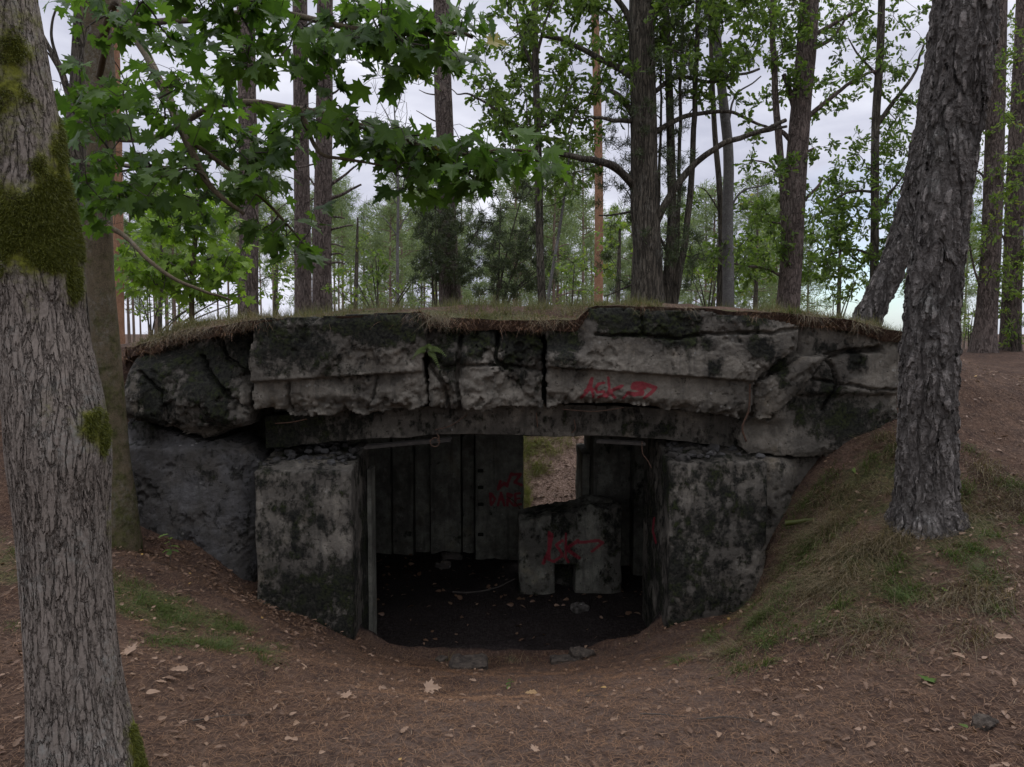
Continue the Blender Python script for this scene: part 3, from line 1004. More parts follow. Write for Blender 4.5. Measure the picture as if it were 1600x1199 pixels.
# --- broken block and side wall on the left
def chunk_left(px, py):
    q = np.stack([px, py, 0 * px], -1)
    d = 0.10 - 0.22 * sstep(540, 640, py) + 0.16 * sstep(650, 690, py) + 0.25 * sstep(580, 530, py) * sstep(330, 250, px)
    d = d + 0.12 * np.floor(fbm(q, 0.016, 3, 18) * 7) / 7
    d = d + crackfn(px, py, [(5, .12, [(300, 560), (340, 600), (385, 640)]), (4, .1, [(330, 520), (345, 560), (395, 590)]), (3, .08, [(210, 580), (250, 610), (260, 660)])])
    return d


relief('broken_block', [(188, 548), (240, 534), (330, 520), (394, 508), (392, 600), (390, 640), (385, 668), (340, 673), (305, 689), (262, 672), (225, 658), (188, 655)], 6.05, chunk_left, 0.9, seed=6, amp=0.035, jag=6, ero=0.05, stain_add=0.32, spall=.05)


def left_low(px, py):
    q = np.stack([px, py, 0 * px], -1)
    return 0.08 * sstep(370, 400, px) + 0.10 * sstep(705, 690, py) + 0.06 * sstep(225, 190, px)


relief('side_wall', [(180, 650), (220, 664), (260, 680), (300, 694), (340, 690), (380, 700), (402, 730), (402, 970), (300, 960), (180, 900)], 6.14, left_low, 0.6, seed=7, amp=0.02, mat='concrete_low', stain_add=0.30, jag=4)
relief('side_wall', [(1180, 716), (1250, 718), (1330, 716), (1330, 800), (1260, 900), (1180, 960)], 6.12, lambda a, b: 0.08 * sstep(1225, 1260, a), 0.6, seed=17, amp=0.02, stain_add=0.30, jag=3)


# --- piers either side of the opening
def pier_stain(sc, add):
    def fn(p):
        q = fbm(p * np.array([1, 1, 0.6]), sc, 4, 61, 0.6)
        return np.clip((q - 0.45) * 1.1 + add + 0.10, -1, 1.2)
    return fn


def arch(p):
    return p


def ledge(p):
    """rubble crest: the top of the pier rises towards the back"""
    t = np.clip((p[..., 2] - 0.35) / 0.15, 0, 1)
    k = np.clip((p[..., 1] - 6.05) / 0.6, 0, 1)
    nz = fbm(p, 6, 4, 33)
    p = p.copy()
    p[..., 2] += t * (k * 0.10 + (nz - 0.5) * 0.09)
    return p


rough_box('pier', -2.02, -1.26, 6.0, 6.78, -1.4, 0.52, 0.018, 0.02, 0.014, stain=pier_stain(3.2, 0.50), seed=8, mat='concrete', warp=ledge)
rough_box('pier', 1.235, 2.0, 6.0, 7.2, -1.4, 0.58, 0.018, 0.025, 0.022, stain=pier_stain(4.4, 0.42), seed=9, mat='concrete', warp=ledge, paint=((0, 0), PAINT_PIER))
# narrow rebate strip on the left pier's inner corner
rough_box('rebate', -1.252, -1.215, 6.60, 6.82, -1.4, 0.42, 0.03, 0.008, 0.004, mat='concrete_in', seed=10)


# --- beam over the opening, roof slab
def beamwarp(p):
    p = p.copy()
    p[..., 2] += -0.028 * p[..., 0] ** 2 * 0.9 + 0.012
    p[..., 2] += 0.05 * (fbm(p, 3, 3, 12) - 0.5) * (p[..., 2] < 0.85)
    return p


rough_box('beam', -2.05, 2.03, 6.36, 6.85, 0.735, 1.0, 0.03, 0.02, 0.012, stain=lambda p: np.full(p.shape[:-1], 0.36) + 0.5 * (fbm(p, 2.3, 3, 2) - .5) + 0.5 * sstep(-1.2, -1.9, p[..., 0]) + 0.3 * sstep(1.4, 1.9, p[..., 0]), mat='concrete', warp=beamwarp, seed=13)  # mask also paints shade on the recessed beam, strongest at its ends
rough_box('roof_slab', -3.25, 3.25, 6.7, 9.75, 0.86, 1.52, 0.09, 0.03, 0.02, mat='concrete_in', seed=14, stain=lambda p: np.full(p.shape[:-1], 0.2))
# blocked shadow recess behind the broken ends of the beam
rough_box('side_wall', -3.2, -2.55, 6.72, 9.6, -1.4, 0.9, 0.08, 0.03, 0.02, mat='concrete_in', seed=15, stain=lambda p: np.full(p.shape[:-1], 0.2))
rough_box('side_wall', 2.55, 3.2, 6.72, 9.6, -1.4, 0.9, 0.08, 0.03, 0.02, mat='concrete_in', seed=16, stain=lambda p: np.full(p.shape[:-1], 0.2))

# --- back wall, cast in upright panels, with the gap to the rear
bs = lambda p: np.full(p.shape[:-1], 0.12) + 0.7 * (fbm(p * np.array([1, 1, .3]), 3, 3, 21) - .5)
panels = [(-2.56, -1.75, 9.22), (-1.75, -1.44, 9.16), (-1.44, -1.18, 9.20), (-1.18, -0.98, 9.30), (-0.98, -0.60, 9.17), (-0.60, -0.44, 9.24)]
for k, (a, b, y) in enumerate(panels):
    rough_box('wall_panel', a, b - 0.012, y, 9.62, -1.4, 0.88, 0.04, 0.018, 0.008, mat='concrete_in', seed=30 + k, stain=bs)
rough_box('wall_panel', -0.43, 0.135, 9.0, 9.62, -1.4, 0.88, 0.015, 0.02, 0.01, mat='concrete_in', seed=38, stain=lambda p: np.full(p.shape[:-1], 0.02) + 0.5 * (fbm(p, 3, 3, 24) - .5), paint=((1, 0), PAINT_IN))
rough_box('back_wall', -2.6, 0.12, 9.56, 9.76, -1.4, 0.87, 0.12, 0.02, 0.01, mat='concrete_in', seed=47)
rough_box('back_wall', 0.91, 2.6, 9.56, 9.76, -1.4, 0.87, 0.12, 0.02, 0.01, mat='concrete_in', seed=48)
for zz in (-0.02, -0.22, -0.42, -0.78):
    rough_box('rebar_slot', -0.405, -0.335, 8.975, 9.02, zz - .02, zz + .02, 0.02, 0.008, 0.004, mat='concrete_low', seed=40, stain=lambda p: np.full(p.shape[:-1], 1.2))
rough_box('wall_panel', 0.135, 0.83, 9.1, 9.62, 0.37, 0.88, 0.03, 0.02, 0.015, mat='concrete_in', seed=39, stain=bs)
rough_box('jamb', 0.80, 0.90, 8.75, 9.62, -1.4, 0.22, 0.03, 0.02, 0.02, mat='concrete_in', seed=41)
rough_box('wall_panel', 0.90, 1.32, 8.5, 9.62, -1.4, 0.88, 0.04, 0.02, 0.012, mat='concrete_in', seed=42, stain=bs)
rough_box('wall_panel', 1.32, 2.56, 8.3, 9.62, -1.4, 0.88, 0.05, 0.02, 0.012, mat='concrete_in', seed=43, stain=bs)


def parwarp(p):
    p = p.copy()
    t = np.clip((p[..., 2] + 0.49) / 0.2, 0, 1)
    nz = fbm(p, 5, 4, 44, 0.6)
    p[..., 2] += t * (np.clip((p[..., 0] - 0.1) / 0.7, 0, 1) * 0.16 + (nz - 0.5) * 0.16)
    return p


ps = lambda p: np.full(p.shape[:-1], 0.40) + 0.7 * (fbm(p, 3, 3, 25) - .5)  # mottled stains, plus an even darkening in place of chamber shade
mbp = MB()
rough_box('', 0.065, 0.435, 7.72, 8.25, -1.4, -0.31, 0.016, 0.03, 0.014, seed=45, stain=ps, warp=parwarp, mb=mbp, paint=((1, 0), PAINT_PAR))
rough_box('', 0.64, 1.12, 7.72, 8.25, -1.4, -0.31, 0.016, 0.03, 0.014, seed=45, stain=ps, warp=parwarp, mb=mbp, paint=((1, 0), PAINT_PAR))
rough_box('', 0.40, 0.68, 7.722, 8.24, -0.76, -0.312, 0.016, 0.02, 0.014, seed=45, stain=ps, warp=parwarp, mb=mbp, paint=((1, 0), PAINT_PAR))
rough_box('', 0.40, 0.67, 7.98, 8.23, -1.4, -0.72, 0.03, 0.02, 0.014, seed=46, stain=lambda p: np.full(p.shape[:-1], .9), mb=mbp)  # back of the opening, evenly darker than the parapet round it
mbp.build('inner_parapet', M['concrete_in'], bunker)

# --- rusty bars, hooks and a loose board under the beam
def bar(pts, r, d, name='rebar', mat='rust'):
    mb = MB()
    q = np.array([P(a, b, d + (c[0] if c else 0))[()] for a, b, *c in pts])
    tube(mb, resample(q, 8 * len(pts)), r, 6)
    return mb.build(name, M[mat], bunker)


bar([(672, 689), (680, 684), (687, 690), (682, 698), (674, 696), (672, 689)], .005, 6.1)
bar([(683, 678), (686, 684), (684, 690)], .005, 6.1)
bar([(1003, 690), (1004, 708), (1012, 720), (1018, 732)], .004, 6.1)
bar([(430, 662), (455, 660), (480, 655)], .005, 6.1)
bar([(680, 672), (705, 665), (730, 648)], .004, 6.1)
bar([(880, 640), (930, 643), (975, 637)], .0035, 6.02)
bar([(897, 655), (899, 670), (893, 677)], .004, 6.1)
bar([(838, 645), (840, 668)], .004, 6.1)
bar([(1172, 600), (1170, 640), (1160, 668), (1166, 690)], .008, 5.95)
bar([(792, 776), (805, 785), (817, 803)], .006, 8.8)
mbb = MB()
bq = P([562, 640, 704], [699, 690, 684], [6.15, 6.15, 6.15])
rough_box('', -1.19, -0.49, 6.16, 6.30, 0.66, 0.685, 0.05, 0.004, 0.003, mb=mbb, warp=lambda p: np.concatenate([p[..., :2], p[..., 2:] + (p[..., 0:1] + 1.19) * 0.09], -1))
mbb.build('board', M['wood'], bunker)
mbb = MB()
rough_box('', 0.68, 1.08, 6.2, 6.32, 0.705, 0.73, 0.05, 0.004, 0.003, mb=mbb, warp=lambda p: np.concatenate([p[..., :2], p[..., 2:] - (p[..., 0:1] - 0.68) * 0.05], -1))
mbb.build('board', M['wood'], bunker)

# --- the soil on the roof
TOPX = [-3.5, -3.05, -2.6, -1.95, -1.3, -0.70, -0.6, -0.25, 0.0, 0.30, 0.5, 0.62, 1.0, 1.5, 2.2, 2.6, 3.02, 3.6]
TOPZ = [1.30, 1.46, 1.60, 1.69, 1.72, 1.76, 1.71, 1.70, 1.695, 1.69, 1.70, 1.80, 1.80, 1.78, 1.74, 1.69, 1.60, 1.35]


def roof_z(x, y):
    q = np.stack([x, y, 0 * x], -1)
    fr = np.interp(x, TOPX, TOPZ)
    t = sstep(5.95, 6.9, y)
    mid = np.interp(x, [-3.6, -2.6, -1, 0, 1.5, 2.6, 3.6], [1.42, 1.70, 1.80, 1.83, 1.83, 1.76, 1.45])
    z = fr * (1 - t) + np.maximum(mid, fr) * t
    z = z + (fbm(q, 2.2, 4, 14) - 0.5) * 0.10 * t + (fbm(q, 9, 3, 15) - 0.5) * 0.03
    z = z - 1.0 * sstep(9.7, 10.3, y)
    return z


def build_mound():
    xs = np.arange(-3.4, 3.41, 0.05); ys = np.arange(5.93, 9.86, 0.05)
    X, Y = np.meshgrid(xs, ys, indexing='ij')
    q = np.stack([X, Y, 0 * X], -1)
    yo = (fbm(np.stack([X, 0 * X, 0 * X], -1), 2.5, 4, 8) - 0.5) * 0.16
    coll = np.interp(X, [-0.75, -0.6, 0.5, 0.62], [0, 1, 1, 0])
    Yw = Y + (yo + 0.03) * sstep(7, 5.93, Y) + coll * 0.05 * sstep(7, 5.93, Y) + 0.30 * sstep(-2.2, -2.6, X) * sstep(7.2, 5.93, Y) + 0.05 * sstep(2.4, 3.0, X) * sstep(7, 5.93, Y)
    Yw = Yw + 0.55 * sstep(-3.0, -3.4, X) * sstep(7.4, 5.93, Y) + 0.5 * sstep(3.1, 3.4, X) * sstep(7.4, 5.93, Y)
    Z = roof_z(X, Yw)
    top = np.stack([X, Yw, Z], -1)
    mb = MB()
    n1, n2 = X.shape
    gm = np.clip(fbm(q, 1.8, 3, 77) * 1.2 - 0.2, 0, 1)
    skirt = top[:, 0].copy(); skirt[:, 2] -= 0.05 + 0.06 * fbm(skirt, 9, 3, 4); skirt[:, 1] += 0.05
    sk = top[:, -1].copy(); sk[:, 2] -= .5
    sl = top[0].copy(); sl[:, 2] -= 0.6; sr = top[-1].copy(); sr[:, 2] -= 0.6
    mb.add(top.reshape(-1, 3), grid_faces(n1, n2)[:, ::-1], green=gm.reshape(-1), path=0 * gm.reshape(-1), inside=0 * gm.reshape(-1))
    mb.add(np.vstack([top[:, 0], skirt]), grid_faces(2, n1), green=0.0, path=0.0, inside=0.0)
    mb.add(np.vstack([top[:, -1], sk]), grid_faces(2, n1)[:, ::-1], green=0.0, path=0.0, inside=0.0)
    mb.add(np.vstack([top[0], sl]), grid_faces(2, n2)[:, ::-1], green=0.0, path=0.0, inside=0.0)
    mb.add(np.vstack([top[-1], sr]), grid_faces(2, n2), green=0.0, path=0.0, inside=0.0)
    o = mb.build('mound', M['ground'])
    o['kind'] = 'structure'; o['label'] = 'mound of soil and dry grass lying over the bunker roof'
    return o


build_mound()
#TREES#
# ------------------------------------------------------------------ trees
def pathpx(pts, d):
    """polyline of photo pixels, each (px, py[, extra distance])"""
    return np.array([P(p[0], p[1], d + (p[2] if len(p) > 2 else 0.0)) for p in pts])


def ground_at(x, y):
    g = float(H(np.array([x]), np.array([y]), False)[0])
    if abs(x) < 3.35 and 5.95 < y < 9.8:
        g = max(g, float(roof_z(np.array([x]), np.array([y]))[0]))
    return g


def colonize(skel, targets, jit, rng, kz=0.6, maxj=1.6):
    """joins every target to the nearest wood so far; returns twig curves and counts"""
    targets = targets[np.argsort(np.min(((targets[:, None] - skel[None]) ** 2).sum(-1), 1))]
    pts = [np.asarray(s) for s in skel]
    arr = np.zeros((len(skel) + len(targets) * 5, 3)); arr[:len(skel)] = skel
    n = len(skel)
    owner = [-1] * n
    curves, par = [], []
    for t in targets:
        w = arr[:n] - t
        w = w * np.array([1, 1, np.sqrt(kz)])
        # prefer wood below and inside
        d2 = (w ** 2).sum(1)
        i = int(np.argmin(d2))
        a = arr[i]
        L = np.linalg.norm(t - a)
        mid = (a + t) / 2 + rng.normal(size=3) * jit * L + np.array([0, 0, 0.10 * L])
        tt = np.linspace(0, 1, 6)[:, None]
        c = a * (1 - tt) ** 2 + 2 * mid * tt * (1 - tt) + t * tt ** 2
        curves.append(c); par.append(owner[i])
        k = len(curves) - 1
        arr[n:n + 5] = c[1:]; n += 5
        owner += [k] * 5
    cnt = np.ones(len(curves))
    for k in range(len(curves) - 1, -1, -1):
        if par[k] >= 0: cnt[par[k]] += cnt[k]
    return curves, cnt


def blob_points(blobs, d, rng, depth=1.1, dens=1.0, gap=0.42, gsc=1.6):
    out = []
    for b in blobs:
        px, py, rx, ry, k = b[:5]
        dd = d + (b[5] if len(b) > 5 else 0)
        n = max(3, int(k * dens * rx * ry * 4 / 1000.0))
        c = P(px, py, dd)
        m = n * 5
        q = rng.uniform(-1, 1, (m, 3))
        q = q[(q ** 2).sum(1) < 1]
        p = c + q * np.array([rx / F * dd, depth * min(1.0, 0.25 + max(rx, ry) / F * dd), ry / F * dd])
        p = p[fbm(p, gsc, 2, 3) > gap][:n]
        out.append(p)
    return np.concatenate(out) if out else np.zeros((0, 3))


def rosettes(mb, tips, rng, n, spread, size, tpl, zb=0.25, wood=None, droop=-0.1, up=0.9):
    """small clumps of leaves round each tip, on short twiglets"""
    for t in tips:
        k = rng.integers(3, 6)
        dirs = rdir(rng, k, zb)
        L = spread * rng.uniform(0.5, 1.2, k)
        ends = t + dirs * L[:, None]
        if wood is not None:
            for e in ends:
                tube(wood, np.array([t, (t + e) / 2 + rng.normal(size=3) * .012, e]), [.0035, .0028, .0018], 4, False)
        m = n
        base = np.repeat(ends, m, 0) + rng.normal(size=(k * m, 3)) * spread * 0.16
        back = rng.uniform(0, 0.7, (k * m, 1)) * np.repeat(dirs * L[:, None], m, 0)
        fw = np.repeat(dirs, m, 0) * 0.7 + rdir(rng, k * m, droop)
        nr = rdir(rng, k * m, up)
        sz = size * rng.uniform(0.65, 1.15, k * m)
        place_leaves(mb, tpl, base - back, fw, nr, sz, rng.uniform(0, 1, k * m))


def sprays(mb, tips, rng, n, L, wid, zb=0.5, bend=0.2):
    """needle sprays: thin pointed blades around each tip"""
    for t in tips:
        dr = rdir(rng, n, zb)
        ln = L * rng.uniform(0.5, 1.1, n)
        side = norm(np.cross(dr, rdir(rng, n)))
        o = t + rng.normal(size=(n, 3)) * L * 0.35
        v = np.stack([o - side * wid, o + side * wid, o + dr * ln[:, None]], 1)
        mb.add(v.reshape(-1, 3), np.arange(3 * n).reshape(-1, 3), rnd=np.repeat(rng.uniform(0, 1, n), 3))


def trunk_mesh(path, wpx, d, mat, parent, n=60, seg=20, rough=0.06, name='trunk', flare=0.0, seed=0, moss=None, limbs=(), rsc=5.0, dist=None):
    """tapered trunk and its limbs in one mesh; returns skeleton points"""
    mb = MB()
    dd = np.array([d + (p[2] if len(p) > 2 else 0) for p in path])
    pts = pathpx(path, d)
    base = pts[0].copy()
    gz = ground_at(base[0], base[1])
    w = np.interp(np.linspace(0, 1, len(path)), np.linspace(0, 1, len(wpx)), wpx) / F * dd / 2
    ext = base + (base - pts[1]) / max(1e-6, np.linalg.norm(base - pts[1])) * 0.0
    ext = np.array([base[0] - (pts[1][0] - base[0]) * 0.1, base[1], min(gz, base[2]) - 0.15])
    pts = np.vstack([ext, pts]); w = np.concatenate([[w[0] * 1.05], w])
    q = resample(pts, n)
    r = resample(np.column_stack([w, w, w]), n)[:, 0]
    if flare:
        hgt = np.maximum(0, q[:, 2] - gz)
        r = r * (1 + flare * np.exp(-hgt / 0.16))
    v = tube(mb, q, r, seg, True, rough, rsc, seed)
    if moss is not None:
        mb.at['moss'] = [(0, np.concatenate([moss(v).reshape(-1), [0.0]]))]
    sk = [q]
    for lb in limbs:
        lp = pathpx(lb[0], d)
        m = 6 * len(lp)
        c = resample(lp, m)
        c = c + (np.stack([fbm(c, 3.0, 3, 80 + k + seed) for k in range(3)], -1) - 0.5) * 0.10 * np.linspace(0, 1, m)[:, None]
        r0 = lb[1] / F * d / 2; r1 = (lb[2] if len(lb) > 2 else lb[1] * 0.35) / F * d / 2
        tube(mb, c, np.linspace(r0, r1, m), 8, True, 0.1, 6, seed)
        sk.append(c)
    o = mb.build(name, mat, parent)
    return np.vstack(sk), o


def join(wood, lf):
    # twigs and leaves of one crown, the leaves in the second material slot
    wood.at.setdefault('rnd', [])
    off = wood.n
    for q in lf.f:
        wood.f.append(q + off); wood.mi.append(1)
    for v in lf.v: wood.v.append(v)
    for o_, a in lf.at.get('rnd', []): wood.at['rnd'].append((o_ + off, a))
    wood.n += lf.n
    return wood


def crown(parent, skel, pts, rng, leafmat, kind, size=0.09, n=6, spread=0.14, woodmat='twig', r0=0.0028, jit=0.12, name='crown', tpl=None, zb=0.25):
    wood = MB(); lf = MB()
    if len(pts):
        curves, cnt = colonize(skel, pts, jit, rng)
        for c, k in zip(curves, cnt):
            r = r0 * (k ** 0.42)
            tube(wood, c, np.linspace(r * 1.15, r * 0.8, len(c)), 5, False)
        tips = np.array([c[-1] for c in curves])
        if kind == 'leaf':
            rosettes(lf, tips, rng, n, spread, size, tpl or OAK, zb, wood)
        elif kind == 'needle':
            sprays(lf, tips, rng, n, size, 0.0042)
        if wood.n:
            pass
        join(wood, lf).build(name, [M[woodmat], M[leafmat]], parent, smooth=False)


def loc_of(path, d):
    b = P(path[0][0], path[0][1], d)
    return (b[0], b[1], ground_at(b[0], b[1]))


# --- the old maple close on the left
def maple_moss(v):
    # v: rings x seg x 3 ; moss by place on the bark, found from the ring's height and side
    rel = v - np.array([0, 0, EYE])
    den = rel[..., 1] * CP - rel[..., 2] * SP
    px = 800 + F * rel[..., 0] / den
    py = 599.5 - F * (rel[..., 1] * SP + rel[..., 2] * CP) / den
    m = np.zeros(v.shape[:2])
    front = (v[..., 1] < 2.68)
    for cx, cy, rx, ry, k in ((95, 340, 42, 120, 1.05), (70, 385, 80, 62, 1.1), (20, 350, 55, 95, 1.0), (60, 270, 30, 50, .8), (55, 350, 90, 100, 1.1), (15, 110, 60, 150, .68), (95, 250, 14, 90, .9), (118, 440, 18, 36, 1.1), (145, 662, 26, 40, 1.0), (163, 680, 12, 44, 1.1), (222, 1160, 22, 75, 1.1), (88, 230, 16, 70, .7), (10, 290, 36, 50, .6), (60, 60, 20, 60, .3), (170, 800, 8, 60, .3)):
        m = np.maximum(m, k * np.exp(-((px - cx) / rx) ** 2 - ((py - cy) / ry) ** 2))
    return np.where(front, m, 0.25 * m)


LT = [(140, 1262), (134, 1199), (122, 1100), (112, 1000), (104, 900), (98, 800), (92, 700), (80, 600), (66, 500), (60, 430), (38, 300), (12, 150), (-16, 0), (-52, -180), (-85, -420)]
LW = [192, 170, 146, 136, 133, 138, 149, 140, 128, 132, 130, 128, 130, 124, 114]
old_maple = thing('maple_tree', 'thick grey-barked maple trunk with green moss, closest tree on the left edge', 'tree', loc_of(LT, 2.62))
sk, tr_o = trunk_mesh(LT, LW, 2.62, M['maple_bark'], old_maple, n=900, seg=300, rough=0.045, seed=3, moss=maple_moss, rsc=4.0)


def moss_fur(tr_o, parent, count, thr=0.55, L=0.014, name='moss', seed=5):
    rng = np.random.default_rng(seed)
    me = tr_o.data
    co = np.zeros(len(me.vertices) * 3, np.float32); me.vertices.foreach_get('co', co)
    no = np.zeros(len(me.vertices) * 3, np.float32); me.vertices.foreach_get('normal', no)
    co = co.reshape(-1, 3).astype(float); no = no.reshape(-1, 3).astype(float)
    ma = np.zeros(len(co), np.float32); me.attributes['moss'].data.foreach_get('value', ma)
    g = ma + (fbm(co, 14, 4, 9) - 0.5) * 0.9
    ok = np.where((g > thr) & (no[:, 1] < 0.35))[0]
    if not len(ok): return
    wgt_ = np.clip((g[ok] - thr) / .7, 0.02, 1)
    pick = rng.choice(ok, count, p=wgt_ / wgt_.sum())
    o = co[pick] + rng.normal(size=(count, 3)) * 0.003
    dr = norm(no[pick] + rng.normal(size=(count, 3)) * 0.55 + np.array([0, 0, -0.35]))
    ln = L * rng.uniform(0.4, 1.3, count) * (0.6 + fbm(o, 18, 2, 4))
    side = norm(np.cross(dr, rdir(rng, count))) * 0.0011
    mid = o + dr * ln[:, None] * 0.55
    tip = o + dr * ln[:, None] + np.array([0, 0, -0.25]) * ln[:, None]
    mb = MB()
    v = np.stack([o - side, o + side, mid + side * .8, mid - side * .8, tip], 1)
    k = np.arange(count)[:, None] * 5
    mb.add(v.reshape(-1, 3), [k + np.array([[0, 1, 2, 3]]), k + np.array([[3, 2, 4]])], rnd=np.repeat(np.clip(rng.normal(.45, .22, count), 0, .92), 5))
    mo = mb.build(name, M['moss'], None, smooth=False)
    mo.parent = parent
    mo['kind'] = 'stuff'


moss_fur(tr_o, old_maple, 52000, .60, .012)

# --- the big birch on the right and its leaning twin
BT = [(1448, 824), (1447, 780), (1450, 700), (1452, 600), (1455, 500), (1468, 380), (1483, 260), (1498, 150), (1512, 0), (1526, -200), (1534, -500)]
BW = [112, 94, 90, 90, 89, 85, 82, 84, 94, 90, 80]


def roots_moss(v):
    return 0.0 * v[..., 0]


birch = thing('birch_tree', 'large birch trunk with dark cracked plates of bark on the right bank', 'tree', loc_of(BT, 5.0))
bsk, bo = trunk_mesh(BT, BW, 5.0, M['birch_bark'], birch, n=800, seg=260, rough=0.07, flare=0.16, seed=9, rsc=6)
B2 = [(1350, 514), (1360, 490), (1402, 397), (1424, 327), (1440, 250), (1453, 187), (1468, 80), (1482, -30), (1496, -200)]
birch2 = thing('birch_tree', 'slanting dark birch trunk rising from the roof end behind the large birch', 'tree', loc_of(B2, 6.9))
b2sk, _ = trunk_mesh(B2, [52, 45, 45, 45, 45, 45, 44, 42, 38], 6.9, M['birch_bark'], birch2, n=300, seg=110, rough=0.07, flare=0.1, seed=19)

# --- young maple behind the old one, whose branches hang over the view
ML = [(186, 792), (180, 720), (172, 620), (164, 520), (157, 440), (152, 340), (158, 240), (158, 150), (150, 0), (146, -150), (150, -320)]
sap = thing('maple_tree', 'slim smooth young maple with broad leaves beside the bunker', 'tree', loc_of(ML, 5.8))
rng = np.random.default_rng(21)
mlimbs = [([(160, 60, -0.07), (185, 0, -0.20), (220, 70, -0.68), (262, 150, -0.95), (290, 215, -1.09), (330, 288, -1.16), (376, 332, -1.19)], 16, 4),
          ([(160, 350, 0), (200, 372, -0.14), (250, 422, -0.34), (310, 455, -0.41), (362, 474, -0.41)], 9, 3),
          ([(155, 120, -0.14), (170, 65, -0.34), (205, 40, -0.61), (300, 30, -1.09), (430, 20, -1.36), (560, 45, -1.43), (700, 50, -1.43), (740, 60, -1.43)], 12, 3),
          ([(158, 215, 0), (240, 215, -0.41), (340, 165, -0.88), (470, 172, -1.16), (600, 210, -1.22), (700, 245, -1.22), (840, 240, -1.22)], 12, 3),
          ([(155, 250, 0), (200, 260, -0.54), (260, 262, -0.82), (330, 250, -1.02)], 8, 3),
          ([(470, 172, -1.16), (500, 240, -1.22), (560, 255, -1.22), (620, 270, -1.22)], 5, 2),
          ([(152, 335, 0), (130, 345, .0), (112, 380, 0)], 11, 7),
          ([(290, 215, -1.09), (350, 260, -1.02), (440, 340, -0.95), (490, 390, -0.95)], 6, 2)]
for k_, lb_ in enumerate(mlimbs):
    full = k_ in (5, 7)
    n_ = len(lb_[0])
    if k_ not in (1, 6):
        mlimbs[k_] = ([(p[0], p[1], p[2] - 1.2 * (1.0 if full else min(1.0, 1.5 * i_ / (n_ - 1)))) for i_, p in enumerate(lb_[0])],) + tuple(w_ * .85 for w_ in lb_[1:])
msk, so = trunk_mesh(ML, [52, 44, 42, 40, 40, 42, 40, 42, 40, 36, 28], 5.8, M['sapling_bark'], sap, n=160, seg=32, rough=0.05, seed=4, limbs=mlimbs, flare=.2,
                     moss=lambda v: 0.30 + 0.2 * sstep(1.9, 1.2, v[..., 2]))
mblobs = [(130, 30, 60, 40, .7, -0.41), (250, 25, 90, 40, 1.2, -1.02), (380, 30, 100, 50, 1.4, -1.16), (520, 30, 80, 45, 1.3, -1.36), (640, 60, 90, 45, 1.2, -1.43), (715, 85, 55, 40, 1.0, -1.43),
          (420, 110, 80, 55, 1.2, -1.22), (330, 110, 60, 50, .8, -1.02), (500, 90, 50, 40, .9, -1.36), (180, 160, 60, 50, .9, -0.68), (140, 120, 45, 40, .6, -0.41),
          (250, 200, 60, 35, .6, -1.02), (390, 190, 70, 50, 1.2, -1.09), (470, 180, 70, 40, 1.1, -1.16), (560, 200, 70, 30, 1.0, -1.22), (660, 240, 70, 34, 1.2, -1.22), (770, 242, 70, 34, 1.2, -1.22), (640, 275, 40, 25, .7, -1.22), (740, 285, 40, 25, .5, -1.22), (820, 245, 34, 26, .9, -1.22),
          (190, 270, 70, 60, 1.3, -0.82), (260, 300, 70, 50, 1.0, -1.02), (150, 320, 50, 40, 1.0, -0.54), (340, 260, 70, 50, 1.0, -1.02), (425, 290, 36, 40, .8, -0.95), (470, 345, 36, 40, .7, -0.95), (430, 370, 40, 40, 1.0, -0.95), (480, 395, 26, 28, 1.0, -0.95), (370, 320, 40, 40, .6, -0.95),
          (300, 340, 50, 40, .6, -0.68), (200, 210, 50, 40, .7, -0.68), (290, 150, 40, 40, .5, -1.09)]


mblobs2 = [(560, 195, 60, 26, 1.4, -1.1), (640, 235, 60, 32, 1.5, -1.15), (720, 235, 60, 34, 1.5, -1.2), (800, 240, 55, 32, 1.5, -1.2), (640, 275, 36, 22, 1.2, -1.2), (735, 282, 36, 22, 1.0, -1.2), (830, 245, 28, 22, 1.4, -1.2), (600, 30, 70, 36, .7, -1.4), (690, 70, 60, 40, .9, -1.4), (730, 30, 40, 30, .9, -1.4), (640, 110, 50, 24, .5, -1.4),
           (130, 200, 50, 60, 1.0, -.4), (120, 290, 40, 50, 1.2, -.4), (110, 120, 40, 40, .6, -.4), (300, 190, 70, 40, 1.0, -.9), (230, 120, 40, 30, .6, -.6)]


